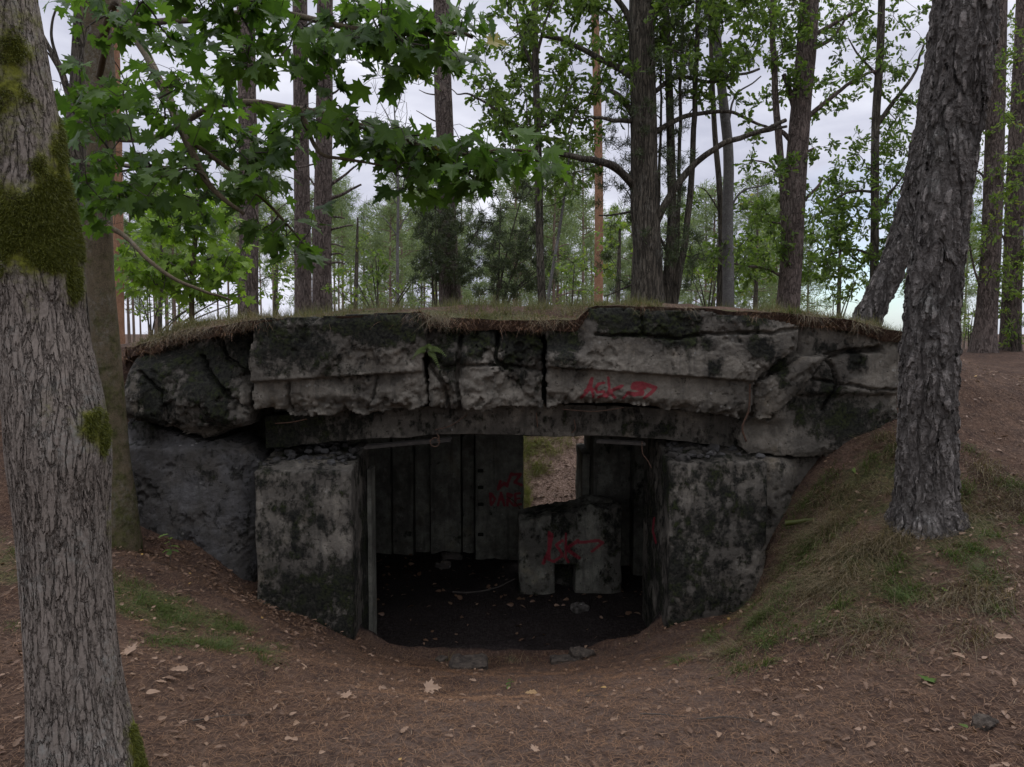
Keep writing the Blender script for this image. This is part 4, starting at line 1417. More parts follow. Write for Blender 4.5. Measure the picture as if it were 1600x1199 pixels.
def maple_crown(parent, skel, pts, rng, size, name='crown', leafmat='maple_leaf', nl=(2, 5), lspread=.15):
    wood = MB(); lf = MB()
    curves, cnt = colonize(skel, pts, 0.10, rng)
    P0, FW, NR, SZ, RN = [], [], [], [], []
    for c, k in zip(curves, cnt):
        r = 0.0017 * (k ** 0.42)
        tube(wood, c, np.linspace(r * 1.2, r * 0.8, len(c)), 5, False)
        t = c[-1]
        m = rng.integers(*nl)
        az = rng.uniform(0, 2 * np.pi, m)
        dr = np.stack([np.cos(az), np.sin(az), rng.uniform(-.35, .15, m)], -1)
        pet = rng.uniform(.4, 1.0, m) * lspread
        st = t + dr * pet[:, None] * 0.6
        for e in st:
            tube(wood, np.array([t, (t + e) / 2 + np.array([0, 0, .012]), e]), .0011, 4, False)
        P0.append(st)
        FW.append(dr + np.array([0, 0, -.55]) + rng.normal(size=(m, 3)) * .25)
        NR.append(np.array([0, -.25, 1.0]) + rng.normal(size=(m, 3)) * .62)
        SZ.append(size * rng.uniform(.6, 1.15, m))
        RN.append(np.clip(rng.beta(2, 2.4, m) + (0.03 * rng.normal()), 0, .93))
    rn = np.concatenate(RN)
    rn[rng.uniform(size=len(rn)) < .004] = 1.0
    place_leaves(lf, MAPLE, np.concatenate(P0), np.concatenate(FW), np.concatenate(NR), np.concatenate(SZ), rn)
    join(wood, lf).build(name, [M['twig'], M[leafmat]], parent, smooth=False)


maple_crown(sap, msk, np.vstack([blob_points(mblobs, 4.6, rng, .7, 1.2, .44, 1.7), blob_points(mblobs2, 4.6, rng, .45, 1.15, .25, 1.7)]), rng, 0.092)
# smaller, lighter maple shoots further back on the left
mb_t = [(300, 520), (300, 440), (305, 380), (310, 320), (300, 250)]
shoot = thing('maple_tree', 'light green maple sapling standing left of the bunker roof behind the branches', 'tree', loc_of(mb_t, 8.4))
ssk, _ = trunk_mesh(mb_t, [9, 8, 7, 5, 3], 8.4, M['sapling_bark'], shoot, n=30, seg=8, seed=31)
rng = np.random.default_rng(22)
maple_crown(shoot, ssk, blob_points([(270, 345, 70, 30, 1.2), (330, 330, 60, 35, 1.2), (255, 415, 70, 28, 1.3), (320, 400, 70, 40, 1.2), (230, 440, 50, 22, 1.1), (360, 430, 40, 40, .9), (300, 455, 60, 20, .9), (210, 390, 30, 40, .6)], 8.4, rng, .8, 4.4, .3), rng, 0.115, leafmat='light_maple_leaf')


# --- trees standing on and behind the roof
def make_tree(name, label, path, w, d, bark_m, limbs=(), blobs=(), kind='leaf', leafmat='oak_leaf', size=0.09, n=6, spread=0.14, dens=1.0, seed=0, group=None, seg=18, rough=0.05, flare=0.15, npt=70, gap=.40, tpl=None, depth=1.1, cat='tree', zb=.25, gsc=1.6):
    rng = np.random.default_rng(100 + seed)
    t = thing(name, label, cat, loc_of(path, d), group or {'pine_tree': 'pines standing on and behind the bunker', 'oak_tree': 'oaks standing on and behind the bunker', 'aspen_tree': 'thin trunks beside the great oak', 'birch_sapling': 'thin saplings on the roof'}.get(name))
    sk, o = trunk_mesh(path, w, d, M[bark_m], t, n=npt, seg=seg, rough=rough, seed=seed, limbs=limbs, flare=flare)
    if len(blobs):
        pts = blob_points(blobs, d, rng, depth, dens, gap, gsc)
        crown(t, sk, pts, rng, leafmat, kind, size, n, spread, tpl=tpl, zb=zb)
    return t


TOPP = [(0, -120, 260, 80, .12)]
make_tree('pine_tree', 'brown pine trunk rising behind the maple leaves above the left roof slab', [(388, 482), (389, 300), (385, 100), (382, -250)], [31, 28, 27, 25], 11, 'pine_bark', seed=1,
          limbs=[([(386, 120), (420, 90, .3), (455, 85, .4)], 5), ([(388, 240), (360, 215), (335, 220)], 4)])
make_tree('pine_tree', 'slim left trunk of the pair of pines above the left roof slab', [(474, 480), (472, 300), (470, 150), (467, -250)], [27, 24, 23, 20], 12.6, 'pine_bark', seed=2,
          limbs=[([(474, 300), (450, 318), (430, 330)], 3), ([(472, 345), (500, 338), (512, 342)], 3)])
make_tree('pine_tree', 'pine with bare broken side stubs, right one of the pair above the left slab', [(504, 482), (503, 400), (505, 300), (507, 130), (509, -250)], [31, 29, 27, 25, 22], 12.0, 'pine_bark', seed=3,
          limbs=[([(512, 292), (532, 278), (553, 263)], 6, 3), ([(512, 312), (540, 301), (565, 291)], 6, 3), ([(514, 340), (525, 338), (536, 340)], 4, 2), ([(514, 360), (535, 354), (552, 353)], 4, 2), ([(512, 382), (525, 382), (540, 387)], 3, 2),
                 ([(513, 398), (530, 397), (538, 400)], 3, 2), ([(512, 412), (530, 411), (540, 415)], 4, 2), ([(500, 302), (488, 285), (482, 275)], 4, 2), ([(498, 255), (470, 262), (445, 265)], 3, 2), ([(512, 150), (530, 140), (538, 118)], 4, 2), ([(500, 310), (490, 312), (480, 318)], 3, 2), ([(510, 200), (540, 188), (560, 170)], 3, 1)])
make_tree('pine_tree', 'straight dark pine trunk above the roof step with juniper at its foot', [(703, 468), (699, 380), (696, 230), (691, 90), (689, -250)], [34, 30, 27, 26, 24], 10.4, 'pine_bark', seed=4,
          limbs=[([(694, 150), (670, 146), (655, 140)], 3, 1), ([(696, 195), (670, 185), (650, 172)], 3, 1)])
make_tree('pine_tree', 'orange-barked far pine left of the great oak', [(935, 480), (936, 300), (933, 150), (928, -60), (926, -200)], [14, 13, 12.5, 11, 9], 24, 'orange_bark', seed=5, flare=0,
          limbs=[([(934, 120), (925, 100), (905, 95)], 3, 1)], blobs=[(925, -120, 90, 60, .6)], kind='needle', leafmat='far_needles', size=.16, n=40)
make_tree('pine_tree', 'orange-barked pine glimpsed behind the young maple at the top left', [(186, 480), (184, 300), (180, 120), (176, -60)], [15, 15, 15, 14], 19, 'orange_bark', seed=6, flare=0)
make_tree('oak_tree', 'dark tree trunk with forked bare boughs half hidden behind the young maple', [(122, 560), (122, 400), (118, 250), (128, 100), (136, -150)], [42, 38, 36, 30, 26], 8.0, 'oak_bark', seed=7,
          limbs=[([(118, 180), (95, 110), (75, 75), (60, 40)], 12, 5), ([(95, 110), (80, 60), (84, 10)], 6, 3), ([(112, 150), (85, 100), (62, 68)], 5, 2)],
          blobs=[(110, 60, 60, 50, .5), (230, 90, 70, 50, .6, .8), (250, 170, 60, 50, .7, .8), (300, 290, 60, 40, .5, .8), (100, 420, 40, 60, .9)], dens=.9, size=.06, n=5)

# the great oak with moss-dark trunk
make_tree('oak_tree', 'great dark oak trunk with crooked boughs above the right roof slab', [(1012, 492), (1011, 400), (1007, 300), (1005, 150), (1002, 0), (1000, -250)], [52, 46, 42, 40, 37, 30], 9.4, 'oak_bark', seed=8, seg=28, rough=.07, npt=110,
          limbs=[([(992, 292), (965, 265, -.2), (935, 252, -.4), (900, 246, -.6), (866, 244, -.7)], 15, 6), ([(990, 120), (965, 105, .2), (930, 86, .3), (890, 66, .4), (846, 52, .5)], 13, 6), ([(990, 180), (968, 150), (945, 138)], 11, 6), ([(990, 190), (958, 188, -.3), (924, 184, -.4)], 8, 4),
                 ([(992, 60), (978, 20), (955, -10), (930, -40)], 12, 6), ([(1020, 360), (1045, 310, -.1), (1080, 262, -.2), (1120, 230, -.3), (1165, 212, -.3), (1228, 188, -.3)], 13, 6), ([(1165, 212, -.3), (1200, 203, -.3), (1230, 198, -.3)], 6, 4),
                 ([(1015, 150), (1060, 120, .2), (1110, 130, .4), (1190, 108, .6)], 8, 4), ([(1015, 210), (1080, 180, .3), (1150, 178, .5), (1205, 200, .6)], 9, 4), ([(1018, 30), (1050, -20), (1090, -60)], 12, 6), ([(990, 330), (960, 335), (935, 338)], 4, 2), ([(1000, 440), (970, 452), (945, 462)], 4, 2)],
          blobs=[(880, 30, 70, 50, .9, .3), (940, 50, 60, 60, .9, .3), (890, 140, 60, 50, .7), (930, 190, 50, 40, .6), (860, 110, 50, 60, .7, .3), (1090, 30, 90, 55, 1.1), (1170, 40, 60, 50, 1.0), (1080, 120, 70, 50, .7), (1150, 130, 60, 40, .7),
                 (960, 110, 40, 60, .6), (900, 250, 50, 30, .5), (1040, 10, 50, 40, .9), (1180, 230, 40, 40, .3), (900, -60, 140, 60, .6), (1100, -80, 140, 70, .6), (880, 300, 30, 40, .35)], dens=1.8, size=.095, n=7, gap=.38)
# many stems beside the oak
make_tree('juniper_tree', 'many-stemmed dark juniper close against the right side of the great oak', [(1040, 482), (1046, 400), (1050, 330), (1046, 150), (1040, 0), (1038, -150)], [16, 15, 14, 12, 10, 6], 9.7, 'oak_bark', seed=9,
          limbs=[([(1052, 482), (1066, 400), (1076, 330), (1084, 200), (1092, 0), (1094, -100)], 13, 6), ([(1048, 482), (1058, 380), (1062, 260), (1064, 120), (1066, -40)], 8, 4), ([(1032, 470), (1030, 330), (1032, 200), (1034, 60)], 6, 3), ([(1046, 400), (1025, 360), (1005, 320)], 6, 3)],
          blobs=[(1025, 120, 50, 90, .8), (1020, 230, 50, 80, .8), (970, 190, 30, 60, .7), (960, 300, 35, 50, .6), (985, 360, 40, 60, .7), (1050, 300, 40, 80, .5), (1060, 80, 50, 80, .9), (965, 410, 35, 50, .7), (1030, 410, 50, 50, .5), (1060, 400, 50, 60, .5)], kind='needle', leafmat='juniper', size=.085, n=75, dens=3.0)
make_tree('aspen_tree', 'slender pale grey trunk right of the great oak', [(1138, 484), (1137, 350), (1138, 240), (1128, 140), (1116, 0), (1112, -180)], [18, 16.5, 15.5, 14, 12, 8], 10.4, 'grey_bark', seed=10,
          limbs=[([(1136, 200), (1150, 150), (1190, 120)], 4, 2), ([(1138, 330), (1160, 300), (1200, 290)], 4, 2)], blobs=[(1190, 300, 40, 30, .4), (1120, -60, 70, 60, .8)], size=.06, tpl=BIRCHL)
make_tree('aspen_tree', 'thin dark sapling trunk just left of the pale grey trunk', [(1124, 482), (1127, 380), (1124, 290), (1117, 210), (1112, 100), (1108, -60)], [10, 9.5, 9, 8, 7, 4], 10.8, 'oak_bark', seed=11,
          limbs=[([(1124, 330), (1105, 300), (1090, 290)], 3, 1)], blobs=[(1100, 330, 40, 30, .4), (1110, 400, 40, 40, .7)], size=.06, tpl=BIRCHL)
make_tree('pine_tree', 'tall forked trunk with leafy climbing twigs near the right end of the roof', [(1230, 494), (1237, 400), (1243, 280), (1252, 160), (1263, 30), (1272, -250)], [36, 33, 32, 30, 29, 24], 11.2, 'pine_bark', seed=12, seg=22,
          limbs=[([(1226, 440), (1226, 330), (1216, 210), (1209, 100), (1204, -40)], 14, 8), ([(1254, 190), (1290, 160), (1330, 130), (1370, 112)], 8, 4), ([(1245, 180), (1232, 140), (1222, 115)], 10, 7), ([(1243, 230), (1225, 208), (1205, 195)], 9, 5), ([(1250, 320), (1268, 300), (1285, 280)], 6, 3), ([(1250, 190), (1262, 182), (1272, 178)], 5, 3), ([(1254, 240), (1266, 235), (1273, 231)], 5, 3),
                 ([(1262, 60), (1300, 40), (1345, 15)], 8, 4), ([(1260, 80), (1300, 60), (1330, 20)], 7, 3), ([(1228, 435), (1195, 420), (1145, 412)], 6, 3), ([(1222, 350), (1200, 345), (1180, 325)], 4, 2), ([(1216, 270), (1196, 255), (1172, 250)], 4, 2)],
          blobs=[(1210, 30, 60, 60, 1.0), (1260, 80, 50, 40, .8), (1330, 110, 50, 50, .5), (1225, 110, 40, 50, .9), (1290, 170, 40, 40, .5), (1190, 270, 40, 30, .7), (1160, 360, 50, 50, .9), (1240, 300, 30, 50, .5), (1250, 370, 40, 60, .8), (1280, 240, 30, 20, .8), (1200, 390, 40, 40, .7), (1300, 30, 50, 40, .5), (1240, -80, 150, 70, .7), (1135, 410, 60, 40, .8)], dens=1.8, size=.095, n=7, gap=.38)
make_tree('oak_tree', 'leafy young oak in front of the open sky left of the slanting birch', [(1366, 490), (1366, 420), (1367, 340), (1368, 200), (1376, 60), (1380, -150)], [13, 13, 12, 12, 11, 8], 12.4, 'oak_bark', seed=13,
          limbs=[([(1368, 200), (1395, 160), (1425, 120), (1445, 70)], 8, 3), ([(1368, 300), (1330, 300), (1290, 320)], 5, 2), ([(1370, 330), (1400, 290), (1420, 260)], 5, 2), ([(1372, 120), (1345, 90), (1330, 60)], 5, 2), ([(1366, 400), (1330, 390), (1290, 400)], 5, 2)],
          blobs=[(1300, 330, 45, 40, 1.2), (1340, 300, 50, 60, 1.3), (1390, 260, 40, 60, 1.0), (1350, 390, 60, 50, 1.3), (1290, 400, 50, 50, 1.2), (1400, 150, 40, 40, .8), (1360, 80, 40, 50, .7), (1420, 60, 40, 50, .8), (1340, 230, 30, 30, .5), (1410, 340, 40, 60, 1.0), (1320, 440, 50, 30, .5), (1390, 430, 40, 25, .4), (1340, 20, 60, 40, .7), (1420, 200, 30, 40, .6), (1380, -80, 100, 60, .6)], dens=2.1, size=.095, n=7, gap=.36)
make_tree('oak_tree', 'thin dark leafy trunk between the roof step pine and the great oak', [(848, 495), (844, 400), (842, 300), (840, 200), (836, 60), (834, -150)], [13, 12, 12, 11, 10, 7], 9.0, 'oak_bark', seed=14,
          limbs=[([(842, 230), (800, 190), (740, 150), (715, 148)], 6, 2), ([(838, 120), (815, 60), (806, 20)], 6, 2), ([(838, 90), (850, 40), (862, 0)], 6, 2), ([(843, 260), (880, 225), (910, 150)], 5, 2), ([(842, 200), (870, 180), (900, 120)], 5, 2)],
          blobs=[(800, 60, 50, 60, .5), (770, 140, 50, 40, .65), (740, 170, 40, 30, .5), (800, 190, 50, 40, .6), (860, 180, 40, 40, .6), (830, 30, 40, 40, .6), (880, 220, 40, 40, .5), (650, 110, 25, 14, .9, .3), (620, 105, 25, 12, .9, .3), (780, 210, 40, 30, .5), (870, 290, 30, 40, .4)], dens=2.2, size=.095, n=7, gap=.36)
make_tree('birch_sapling', 'bent thin sapling leaning right beside the thin leafy trunk', [(852, 497), (862, 430), (874, 360), (884, 290), (892, 220)], [6, 5, 4.5, 3.5, 2], 8.9, 'grey_bark', seed=15, flare=0, blobs=[(895, 280, 30, 40, .5), (880, 420, 30, 40, .6)], size=.05, n=4, tpl=BIRCHL)
make_tree('birch_sapling', 'bare wispy sapling seen against the pale sky between the pines', [(622, 485), (621, 400), (622, 300), (618, 200), (612, 120)], [5, 4.5, 4, 2.5, 1.2], 16, 'grey_bark', seed=16, flare=0,
          limbs=[([(621, 370), (600, 340), (585, 335)], 2, .8), ([(622, 360), (640, 330), (655, 315)], 2, .8), ([(622, 290), (600, 240), (590, 180)], 2, .8), ([(620, 260), (632, 210), (636, 160)], 2, .8), ([(621, 320), (606, 300), (590, 290)], 1.6, .7), ([(619, 210), (595, 160), (580, 130)], 1.6, .7), ([(616, 180), (630, 140), (632, 110)], 1.6, .7), ([(622, 300), (645, 280), (655, 270)], 1.6, .7)],
          blobs=[(600, 170, 35, 55, 1.6), (610, 330, 40, 30, 1.0)], size=.03, n=1, spread=.35, tpl=BIRCHL, dens=1.0)
# right edge
make_tree('pine_tree', 'pine trunk with a flared foot on the crest right of the large birch', [(1536, 548), (1543, 470), (1550, 350), (1556, 150), (1560, 0), (1562, -200)], [36, 30, 28, 26, 24, 20], 12, 'pine_bark', seed=17, flare=.25,
          limbs=[([(1542, 470), (1525, 430), (1510, 360)], 5, 2), ([(1550, 300), (1530, 270), (1500, 262)], 4, 2)], blobs=[(1540, 180, 40, 60, .8), (1560, 120, 40, 60, .8), (1540, 300, 40, 60, .9), (1570, 250, 40, 70, 1.0), (1515, 380, 30, 40, .7), (1550, 400, 40, 50, .9), (1530, 440, 40, 40, .5)], dens=2.0, size=.075, leafmat='bush_leaf')
make_tree('pine_tree', 'trunk half hidden in leaves at the far right edge', [(1578, 545), (1583, 400), (1588, 250), (1596, 100), (1604, -100)], [30, 27, 25, 23, 20], 13, 'pine_bark', seed=18,
          limbs=[([(1583, 400), (1560, 360), (1545, 340)], 4, 2)], blobs=[(1590, 330, 50, 70, 1.1), (1590, 430, 50, 60, 1.1), (1580, 200, 50, 60, .7), (1580, 60, 50, 50, .6), (1570, 490, 40, 40, .9), (1640, 300, 60, 120, .8), (1640, 150, 60, 100, .6)], dens=2.0, size=.075, leafmat='bush_leaf')


# --- junipers and bushes on the roof
def bush(name, label, base, d, blobs, kind, leafmat, size, n, seed, stems=4, dens=1.0, spread=.12, tpl=None, gap=.36, cat='bush', depth=.9):
    rng = np.random.default_rng(300 + seed)
    t = thing(name, label, cat, loc_of([base], d), {'juniper': 'junipers on the bunker roof', 'leafy_bush': 'green bushes behind the bunker'}.get(name))
    mb = MB(); sk = []
    b = P(base[0], base[1], d); g = ground_at(b[0], b[1])
    for k in range(stems):
        bl = blobs[rng.integers(len(blobs))]
        e = P(bl[0] + rng.uniform(-.5, .5) * bl[2], bl[1] - .4 * bl[3], d + rng.uniform(-.3, .3))
        s0 = np.array([b[0] + rng.uniform(-.08, .08), b[1] + rng.uniform(-.08, .08), g - .1])
        c = resample(np.array([s0, s0 * .6 + e * .4 + np.array([0, 0, .12]), e]), 14)
        tube(mb, c, np.linspace(.016, .006, 14), 6)
        sk.append(c)
    mb.build('stem', M['oak_bark'], t)
    pts = blob_points(blobs, d, rng, depth, dens, gap, 2.0)
    crown(t, np.vstack(sk), pts, rng, leafmat, kind, size, n, spread, tpl=tpl, jit=.1)
    return t


bush('juniper', 'dark upright juniper hugging the pine above the roof step', (690, 470), 10.0, [(680, 300, 24, 50, 1.3), (675, 360, 28, 60, 1.5), (668, 420, 26, 50, 1.5), (700, 430, 40, 40, 1.4), (690, 350, 30, 60, 1.2), (720, 400, 26, 50, .9)], 'needle', 'juniper', .075, 90, 1, 6, 3.6)
bush('juniper', 'spreading dark juniper between the roof step pine and the thin leafy trunk', (775, 478), 9.6, [(770, 340, 30, 60, 1.0), (765, 410, 40, 60, 1.3), (800, 400, 40, 70, 1.2), (830, 380, 34, 80, 1.3), (830, 310, 30, 40, 1.0), (745, 360, 22, 70, .8), (845, 440, 26, 40, 1.1), (790, 450, 50, 26, 1.0)], 'needle', 'juniper', .075, 80, 2, 9, 2.7, gap=.37)
bush('oak_bush', 'low dark sprig of oak leaves before the far pines', (590, 478), 11, [(593, 405, 16, 22, 1.6), (585, 430, 20, 20, .9)], 'leaf', 'oak_leaf', .075, 6, 3, 3, 1.4)
bush('leafy_bush', 'light green bush on the roof between the junipers and the far pines', (600, 480), 11.5, [(560, 450, 60, 22, 1.0), (630, 450, 50, 22, 1.0), (540, 462, 40, 12, 1.0)], 'leaf', 'bush_leaf', .05, 5, 4, 6, 1.6, tpl=BIRCHL)
bush('leafy_bush', 'bright green bush behind the bent sapling', (890, 480), 13, [(890, 430, 40, 40, .9), (900, 460, 40, 20, 1.0)], 'leaf', 'bush_leaf', .06, 5, 5, 5, 1.2, tpl=BIRCHL)
bush('leafy_bush', 'loose green bush filling the gap behind the pale grey trunk', (1110, 482), 13, [(1110, 400, 60, 40, .9), (1170, 440, 50, 30, .9), (1090, 440, 40, 30, .7), (1190, 380, 30, 40, .6)], 'leaf', 'bush_leaf', .075, 5, 6, 6, 1.1)
bush('leafy_bush', 'green bush at the foot of the slanting birch', (1300, 492), 12.5, [(1290, 470, 40, 20, .7), (1330, 450, 40, 30, .6)], 'leaf', 'bush_leaf', .07, 5, 7, 4, .9)
bush('leafy_bush', 'pale bush on the crest just right of the large birch', (1512, 545), 15, [(1512, 515, 20, 26, 1.2), (1520, 490, 16, 20, .8)], 'leaf', 'bush_leaf', .07, 6, 8, 4, 1.2)
bush('leafy_bush', 'green thicket on the crest at the right edge', (1590, 545), 12.5, [(1570, 500, 30, 40, 1.1), (1600, 460, 40, 60, 1.1), (1600, 520, 40, 24, 1.1)], 'leaf', 'bush_leaf', .07, 6, 9, 6, 1.1)
bush('leafy_bush', 'green bush behind the bunker at the left, seen under the maple shoots', (235, 520), 11, [(215, 470, 40, 30, .9), (270, 480, 40, 20, .9), (340, 470, 50, 20, .9), (430, 440, 30, 30, .9), (420, 465, 40, 14, .9)], 'leaf', 'bush_leaf', .06, 5, 10, 7, 1.4, tpl=BIRCHL)


# --- young broadleaved trees between the bunker and the far wood
for k, (lab, bx, d_, bl) in enumerate((
        ('young leafy tree behind the maple shoots at the left of the wood', 250, 20, [(240, 400, 50, 50, .9), (290, 430, 50, 36, .9), (215, 450, 40, 24, .9)]),
        ('young leafy tree between the left pine and the pair of pines', 430, 22, [(430, 400, 34, 50, .9), (440, 350, 26, 40, .6), (425, 450, 44, 22, .9)]),
        ('young leafy tree right of the pair of pines', 555, 24, [(555, 440, 40, 30, .9), (575, 400, 26, 30, .6), (535, 410, 18, 30, .5)]),
        ('young leafy tree between the orange pine and the great oak', 965, 19, [(965, 400, 36, 60, .8), (900, 430, 36, 36, .8), (970, 330, 24, 40, .5)]),
        ('young leafy tree filling the gap right of the pale grey trunk', 1180, 18, [(1180, 400, 44, 60, .8), (1110, 420, 40, 40, .8), (1190, 330, 30, 40, .5), (1150, 450, 60, 20, .8)]),
        ('young leafy tree on the slope beyond the forked trunk', 1310, 19, [(1305, 400, 40, 50, .7), (1340, 440, 40, 24, .6), (1290, 340, 26, 40, .5)]))):
    make_tree('broadleaf_tree', lab, [(bx, 500), (bx + 2, 420), (bx + 4, 340)], [7, 6, 3], d_, 'oak_bark', seed=40 + k, flare=0, npt=20, seg=8, blobs=bl, dens=1.6, size=.13, n=6, spread=.26, leafmat='bush_leaf', tpl=BIRCHL, group='young trees before the far wood', gap=.36)


# --- the far pine wood
def far_pine(seed, h, bare, wid):
    rng = np.random.default_rng(seed)
    t = thing('pine_tree', 'distant pale pine standing in the wood far behind the bunker', 'tree', (0, 0, 0), 'pines of the far wood')
    mb = MB()
    q = np.array([[0, 0, -.6], [rng.normal() * .1, rng.normal() * .1, h * .5], [rng.normal() * .15, 0, h * .96]])
    tube(mb, resample(q, 10), np.linspace(.10, .025, 10), 7)
    lf = MB()
    nb = 34
    for k in range(nb):
        z = h * (bare + (1 - bare) * (k / nb) ** .9)
        az = rng.uniform(0, 2 * np.pi)
        L = wid * (1 - ((z / h - bare) / (1 - bare)) * .75) * rng.uniform(.5, 1.1)
        e = np.array([math.cos(az) * L, math.sin(az) * L, z + L * rng.uniform(.0, .5)])
        tube(mb, np.array([[0, 0, z], e * np.array([.5, .5, 1]) + [0, 0, -.05], e]), [.03, .02, .01], 4, False)
        tips = e + rng.normal(size=(5, 3)) * np.array([.3, .3, .16]) * wid * .55
        sprays(lf, tips, rng, 26, .34, .02, .35)
    mb.build('trunk', M['far_bark'], t)
    lf.build('crown', M['far_needles'], t, smooth=False)
    return t


protos = [far_pine(900, 9.5, .30, 1.6), far_pine(901, 8.0, .12, 1.7), far_pine(902, 11.0, .52, 1.5)]
rng = np.random.default_rng(77)
spots = []
for k in range(172):
    y = rng.uniform(34, 85)
    px = rng.uniform(0, 1740)
    if 1275 < px < 1425: continue
    if 1425 < px < 1640 and rng.uniform() < .7: continue
    x = (px - 800) / F * y
    if any((x - a) ** 2 + (y - b) ** 2 < 2.2 for a, b in spots): continue
    spots.append((x, y))
for k, (x, y) in enumerate(spots):
    src = protos[rng.choice(3, p=(.35, .35, .30) if x > -8 else (.2, .1, .7))]
    first = k < 3
    if first: src = protos[k]
    o = src if first else src.copy()
    if not first:
        C.objects.link(o)
        for ch in list(src.children):
            c = ch.copy(); C.objects.link(c); c.parent = o
    o.location = (x, y, ground_at(x, y))
    s = rng.uniform(.8, 1.15) * (1.0 if y < 60 else 1.25)
    o.scale = (s, s, s)
    o.rotation_euler = (0, 0, rng.uniform(0, 6.28))
# ------------------------------------------------------------------ small things
def surf(x, y):
    """walking surface: ground or the soil on the roof"""
    x = np.asarray(x, float); y = np.asarray(y, float)
    g = H(x, y)
    on = (np.abs(x) < 3.3) & (y > 6.0) & (y < 9.8)
    return np.where(on, np.maximum(g, roof_z(x, y)), g)


def blades(mb, pos, L, wid, rng, lean=0.5, azc=None, azs=3.2, droop=0.6, seg=3, rlo=0, rhi=.92):
    n = len(pos)
    az = rng.uniform(-np.pi, np.pi, n) if azc is None else azc + rng.normal(size=n) * azs
    ln = L * rng.uniform(.45, 1.15, n)
    le = lean * rng.uniform(.2, 1.2, n)
    hz = np.stack([np.cos(az), np.sin(az), 0 * az], -1)
    side = np.stack([-np.sin(az), np.cos(az), 0 * az], -1)
    tw = rng.normal(size=n) * .6
    side = side * np.cos(tw)[:, None] + np.array([0, 0, 1]) * 0 + hz * np.sin(tw)[:, None]
    vs = []
    for k in range(seg + 1):
        t = k / seg
        p = pos + hz * (ln * (le * t + droop * .5 * t * t * le))[:, None] + np.array([0, 0, 1]) * (ln * (t * np.sqrt(np.maximum(0.05, 1 - np.minimum(.9, le) ** 2)) - droop * .55 * t * t))[:, None]
        w = wid * (1 - .9 * t)
        vs += [p - side * w, p + side * w]
    v = np.stack(vs, 1)
    K = 2 * (seg + 1)
    b = np.arange(n)[:, None] * K
    f = np.concatenate([b + np.array([[2 * k, 2 * k + 1, 2 * k + 3, 2 * k + 2]]) for k in range(seg)])
    mb.add(v.reshape(-1, 3), f, rnd=np.repeat(rng.uniform(rlo, rhi, n), K))


def stuff(o, label):
    o['kind'] = 'stuff'; o['label'] = label
    return o


rng = np.random.default_rng(5)
# needles strewn over the floor
n = 90000
yy = rng.uniform(2.2, 7.4, n) ** 1.0; xx = rng.uniform(-1, 1, n) * (0.75 * yy + .4)
keep = ~((np.abs(xx) < 3.2) & (yy > 6.15))
xx, yy = xx[keep], yy[keep]
zz = H(xx, yy) + rng.uniform(.001, .010, len(xx))
n = len(xx)
az = rng.uniform(0, 2 * np.pi, n); L = rng.uniform(.02, .055, n)
dx = np.stack([np.cos(az), np.sin(az), rng.normal(size=n) * .18], -1) * L[:, None] * .5
sd = np.stack([-np.sin(az), np.cos(az), 0 * az], -1) * .0008
p0 = np.stack([xx, yy, zz], -1)
bow = np.array([0, 0, .003]) + sd * rng.normal(size=(n, 1)) * 1.6
v = np.stack([p0 - dx - sd, p0 - dx + sd, p0 + bow + sd, p0 + bow - sd, p0 + dx + sd * .6, p0 + dx - sd * .6], 1)
b = np.arange(n)[:, None] * 6
mb = MB()
mb.add(v.reshape(-1, 3), np.concatenate([b + np.array([[0, 1, 2, 3]]), b + np.array([[3, 2, 4, 5]])]), rnd=np.repeat(rng.beta(1.6, 2.2, n), 6))
stuff(mb.build('needle_litter', M['needles'], smooth=False), 'brown fallen pine needles and fine twigs strewn over the ground')

# small leaves strewn over the floor
mb = MB()
n = 5600
yy = rng.uniform(2.4, 8.5, n); xx = rng.uniform(-1, 1, n) * (0.72 * yy + .3)
wgt = 0.25 + 0.75 * (np.abs(xx) / 2.2).clip(0, 1) + .8 * ((xx < -1.2) & (yy > 4.6))
keep = (rng.uniform(size=n) < wgt * .75) & ~((np.abs(xx) < 3.2) & (yy > 6.1))
xx, yy = xx[keep], yy[keep]; n = len(xx)
# drift of dead leaves against the left wall
m = 420
t = rng.uniform(0, 1, m)
dxp = np.stack([-2.9 + 1.55 * t + rng.normal(size=m) * .14, 6.12 - .35 * t * 0 - np.abs(rng.normal(size=m)) * .32], -1)
xx = np.concatenate([xx, dxp[:, 0]]); yy = np.concatenate([yy, dxp[:, 1]]); n = len(xx)
zz = H(xx, yy) + rng.uniform(.006, .022, n)
az = rng.uniform(0, 2 * np.pi, n)
fw = np.stack([np.cos(az), np.sin(az), rng.normal(size=n) * .25], -1)
nr = np.stack([rng.normal(size=n) * .35, rng.normal(size=n) * .35 - .15, np.ones(n)], -1)
rn = rng.beta(1.1, 2.3, n) * .92
rn[(rng.uniform(size=n) < .025)] = 1.0
big = rng.uniform(size=n) < .45
big[-m:] = True
rn[-m:] *= .45
pp = np.stack([xx, yy, zz], -1)
place_leaves(mb, BIRCHL, pp[~big], fw[~big], nr[~big], rng.uniform(.018, .04, (~big).sum()), rn[~big])
place_leaves(mb, OAK, pp[big], fw[big], nr[big], rng.uniform(.025, .052, big.sum()), rn[big] * .7)
stuff(mb.build('leaf_litter', M['litter'], smooth=False), 'scattered small dry leaves lying on the needles')

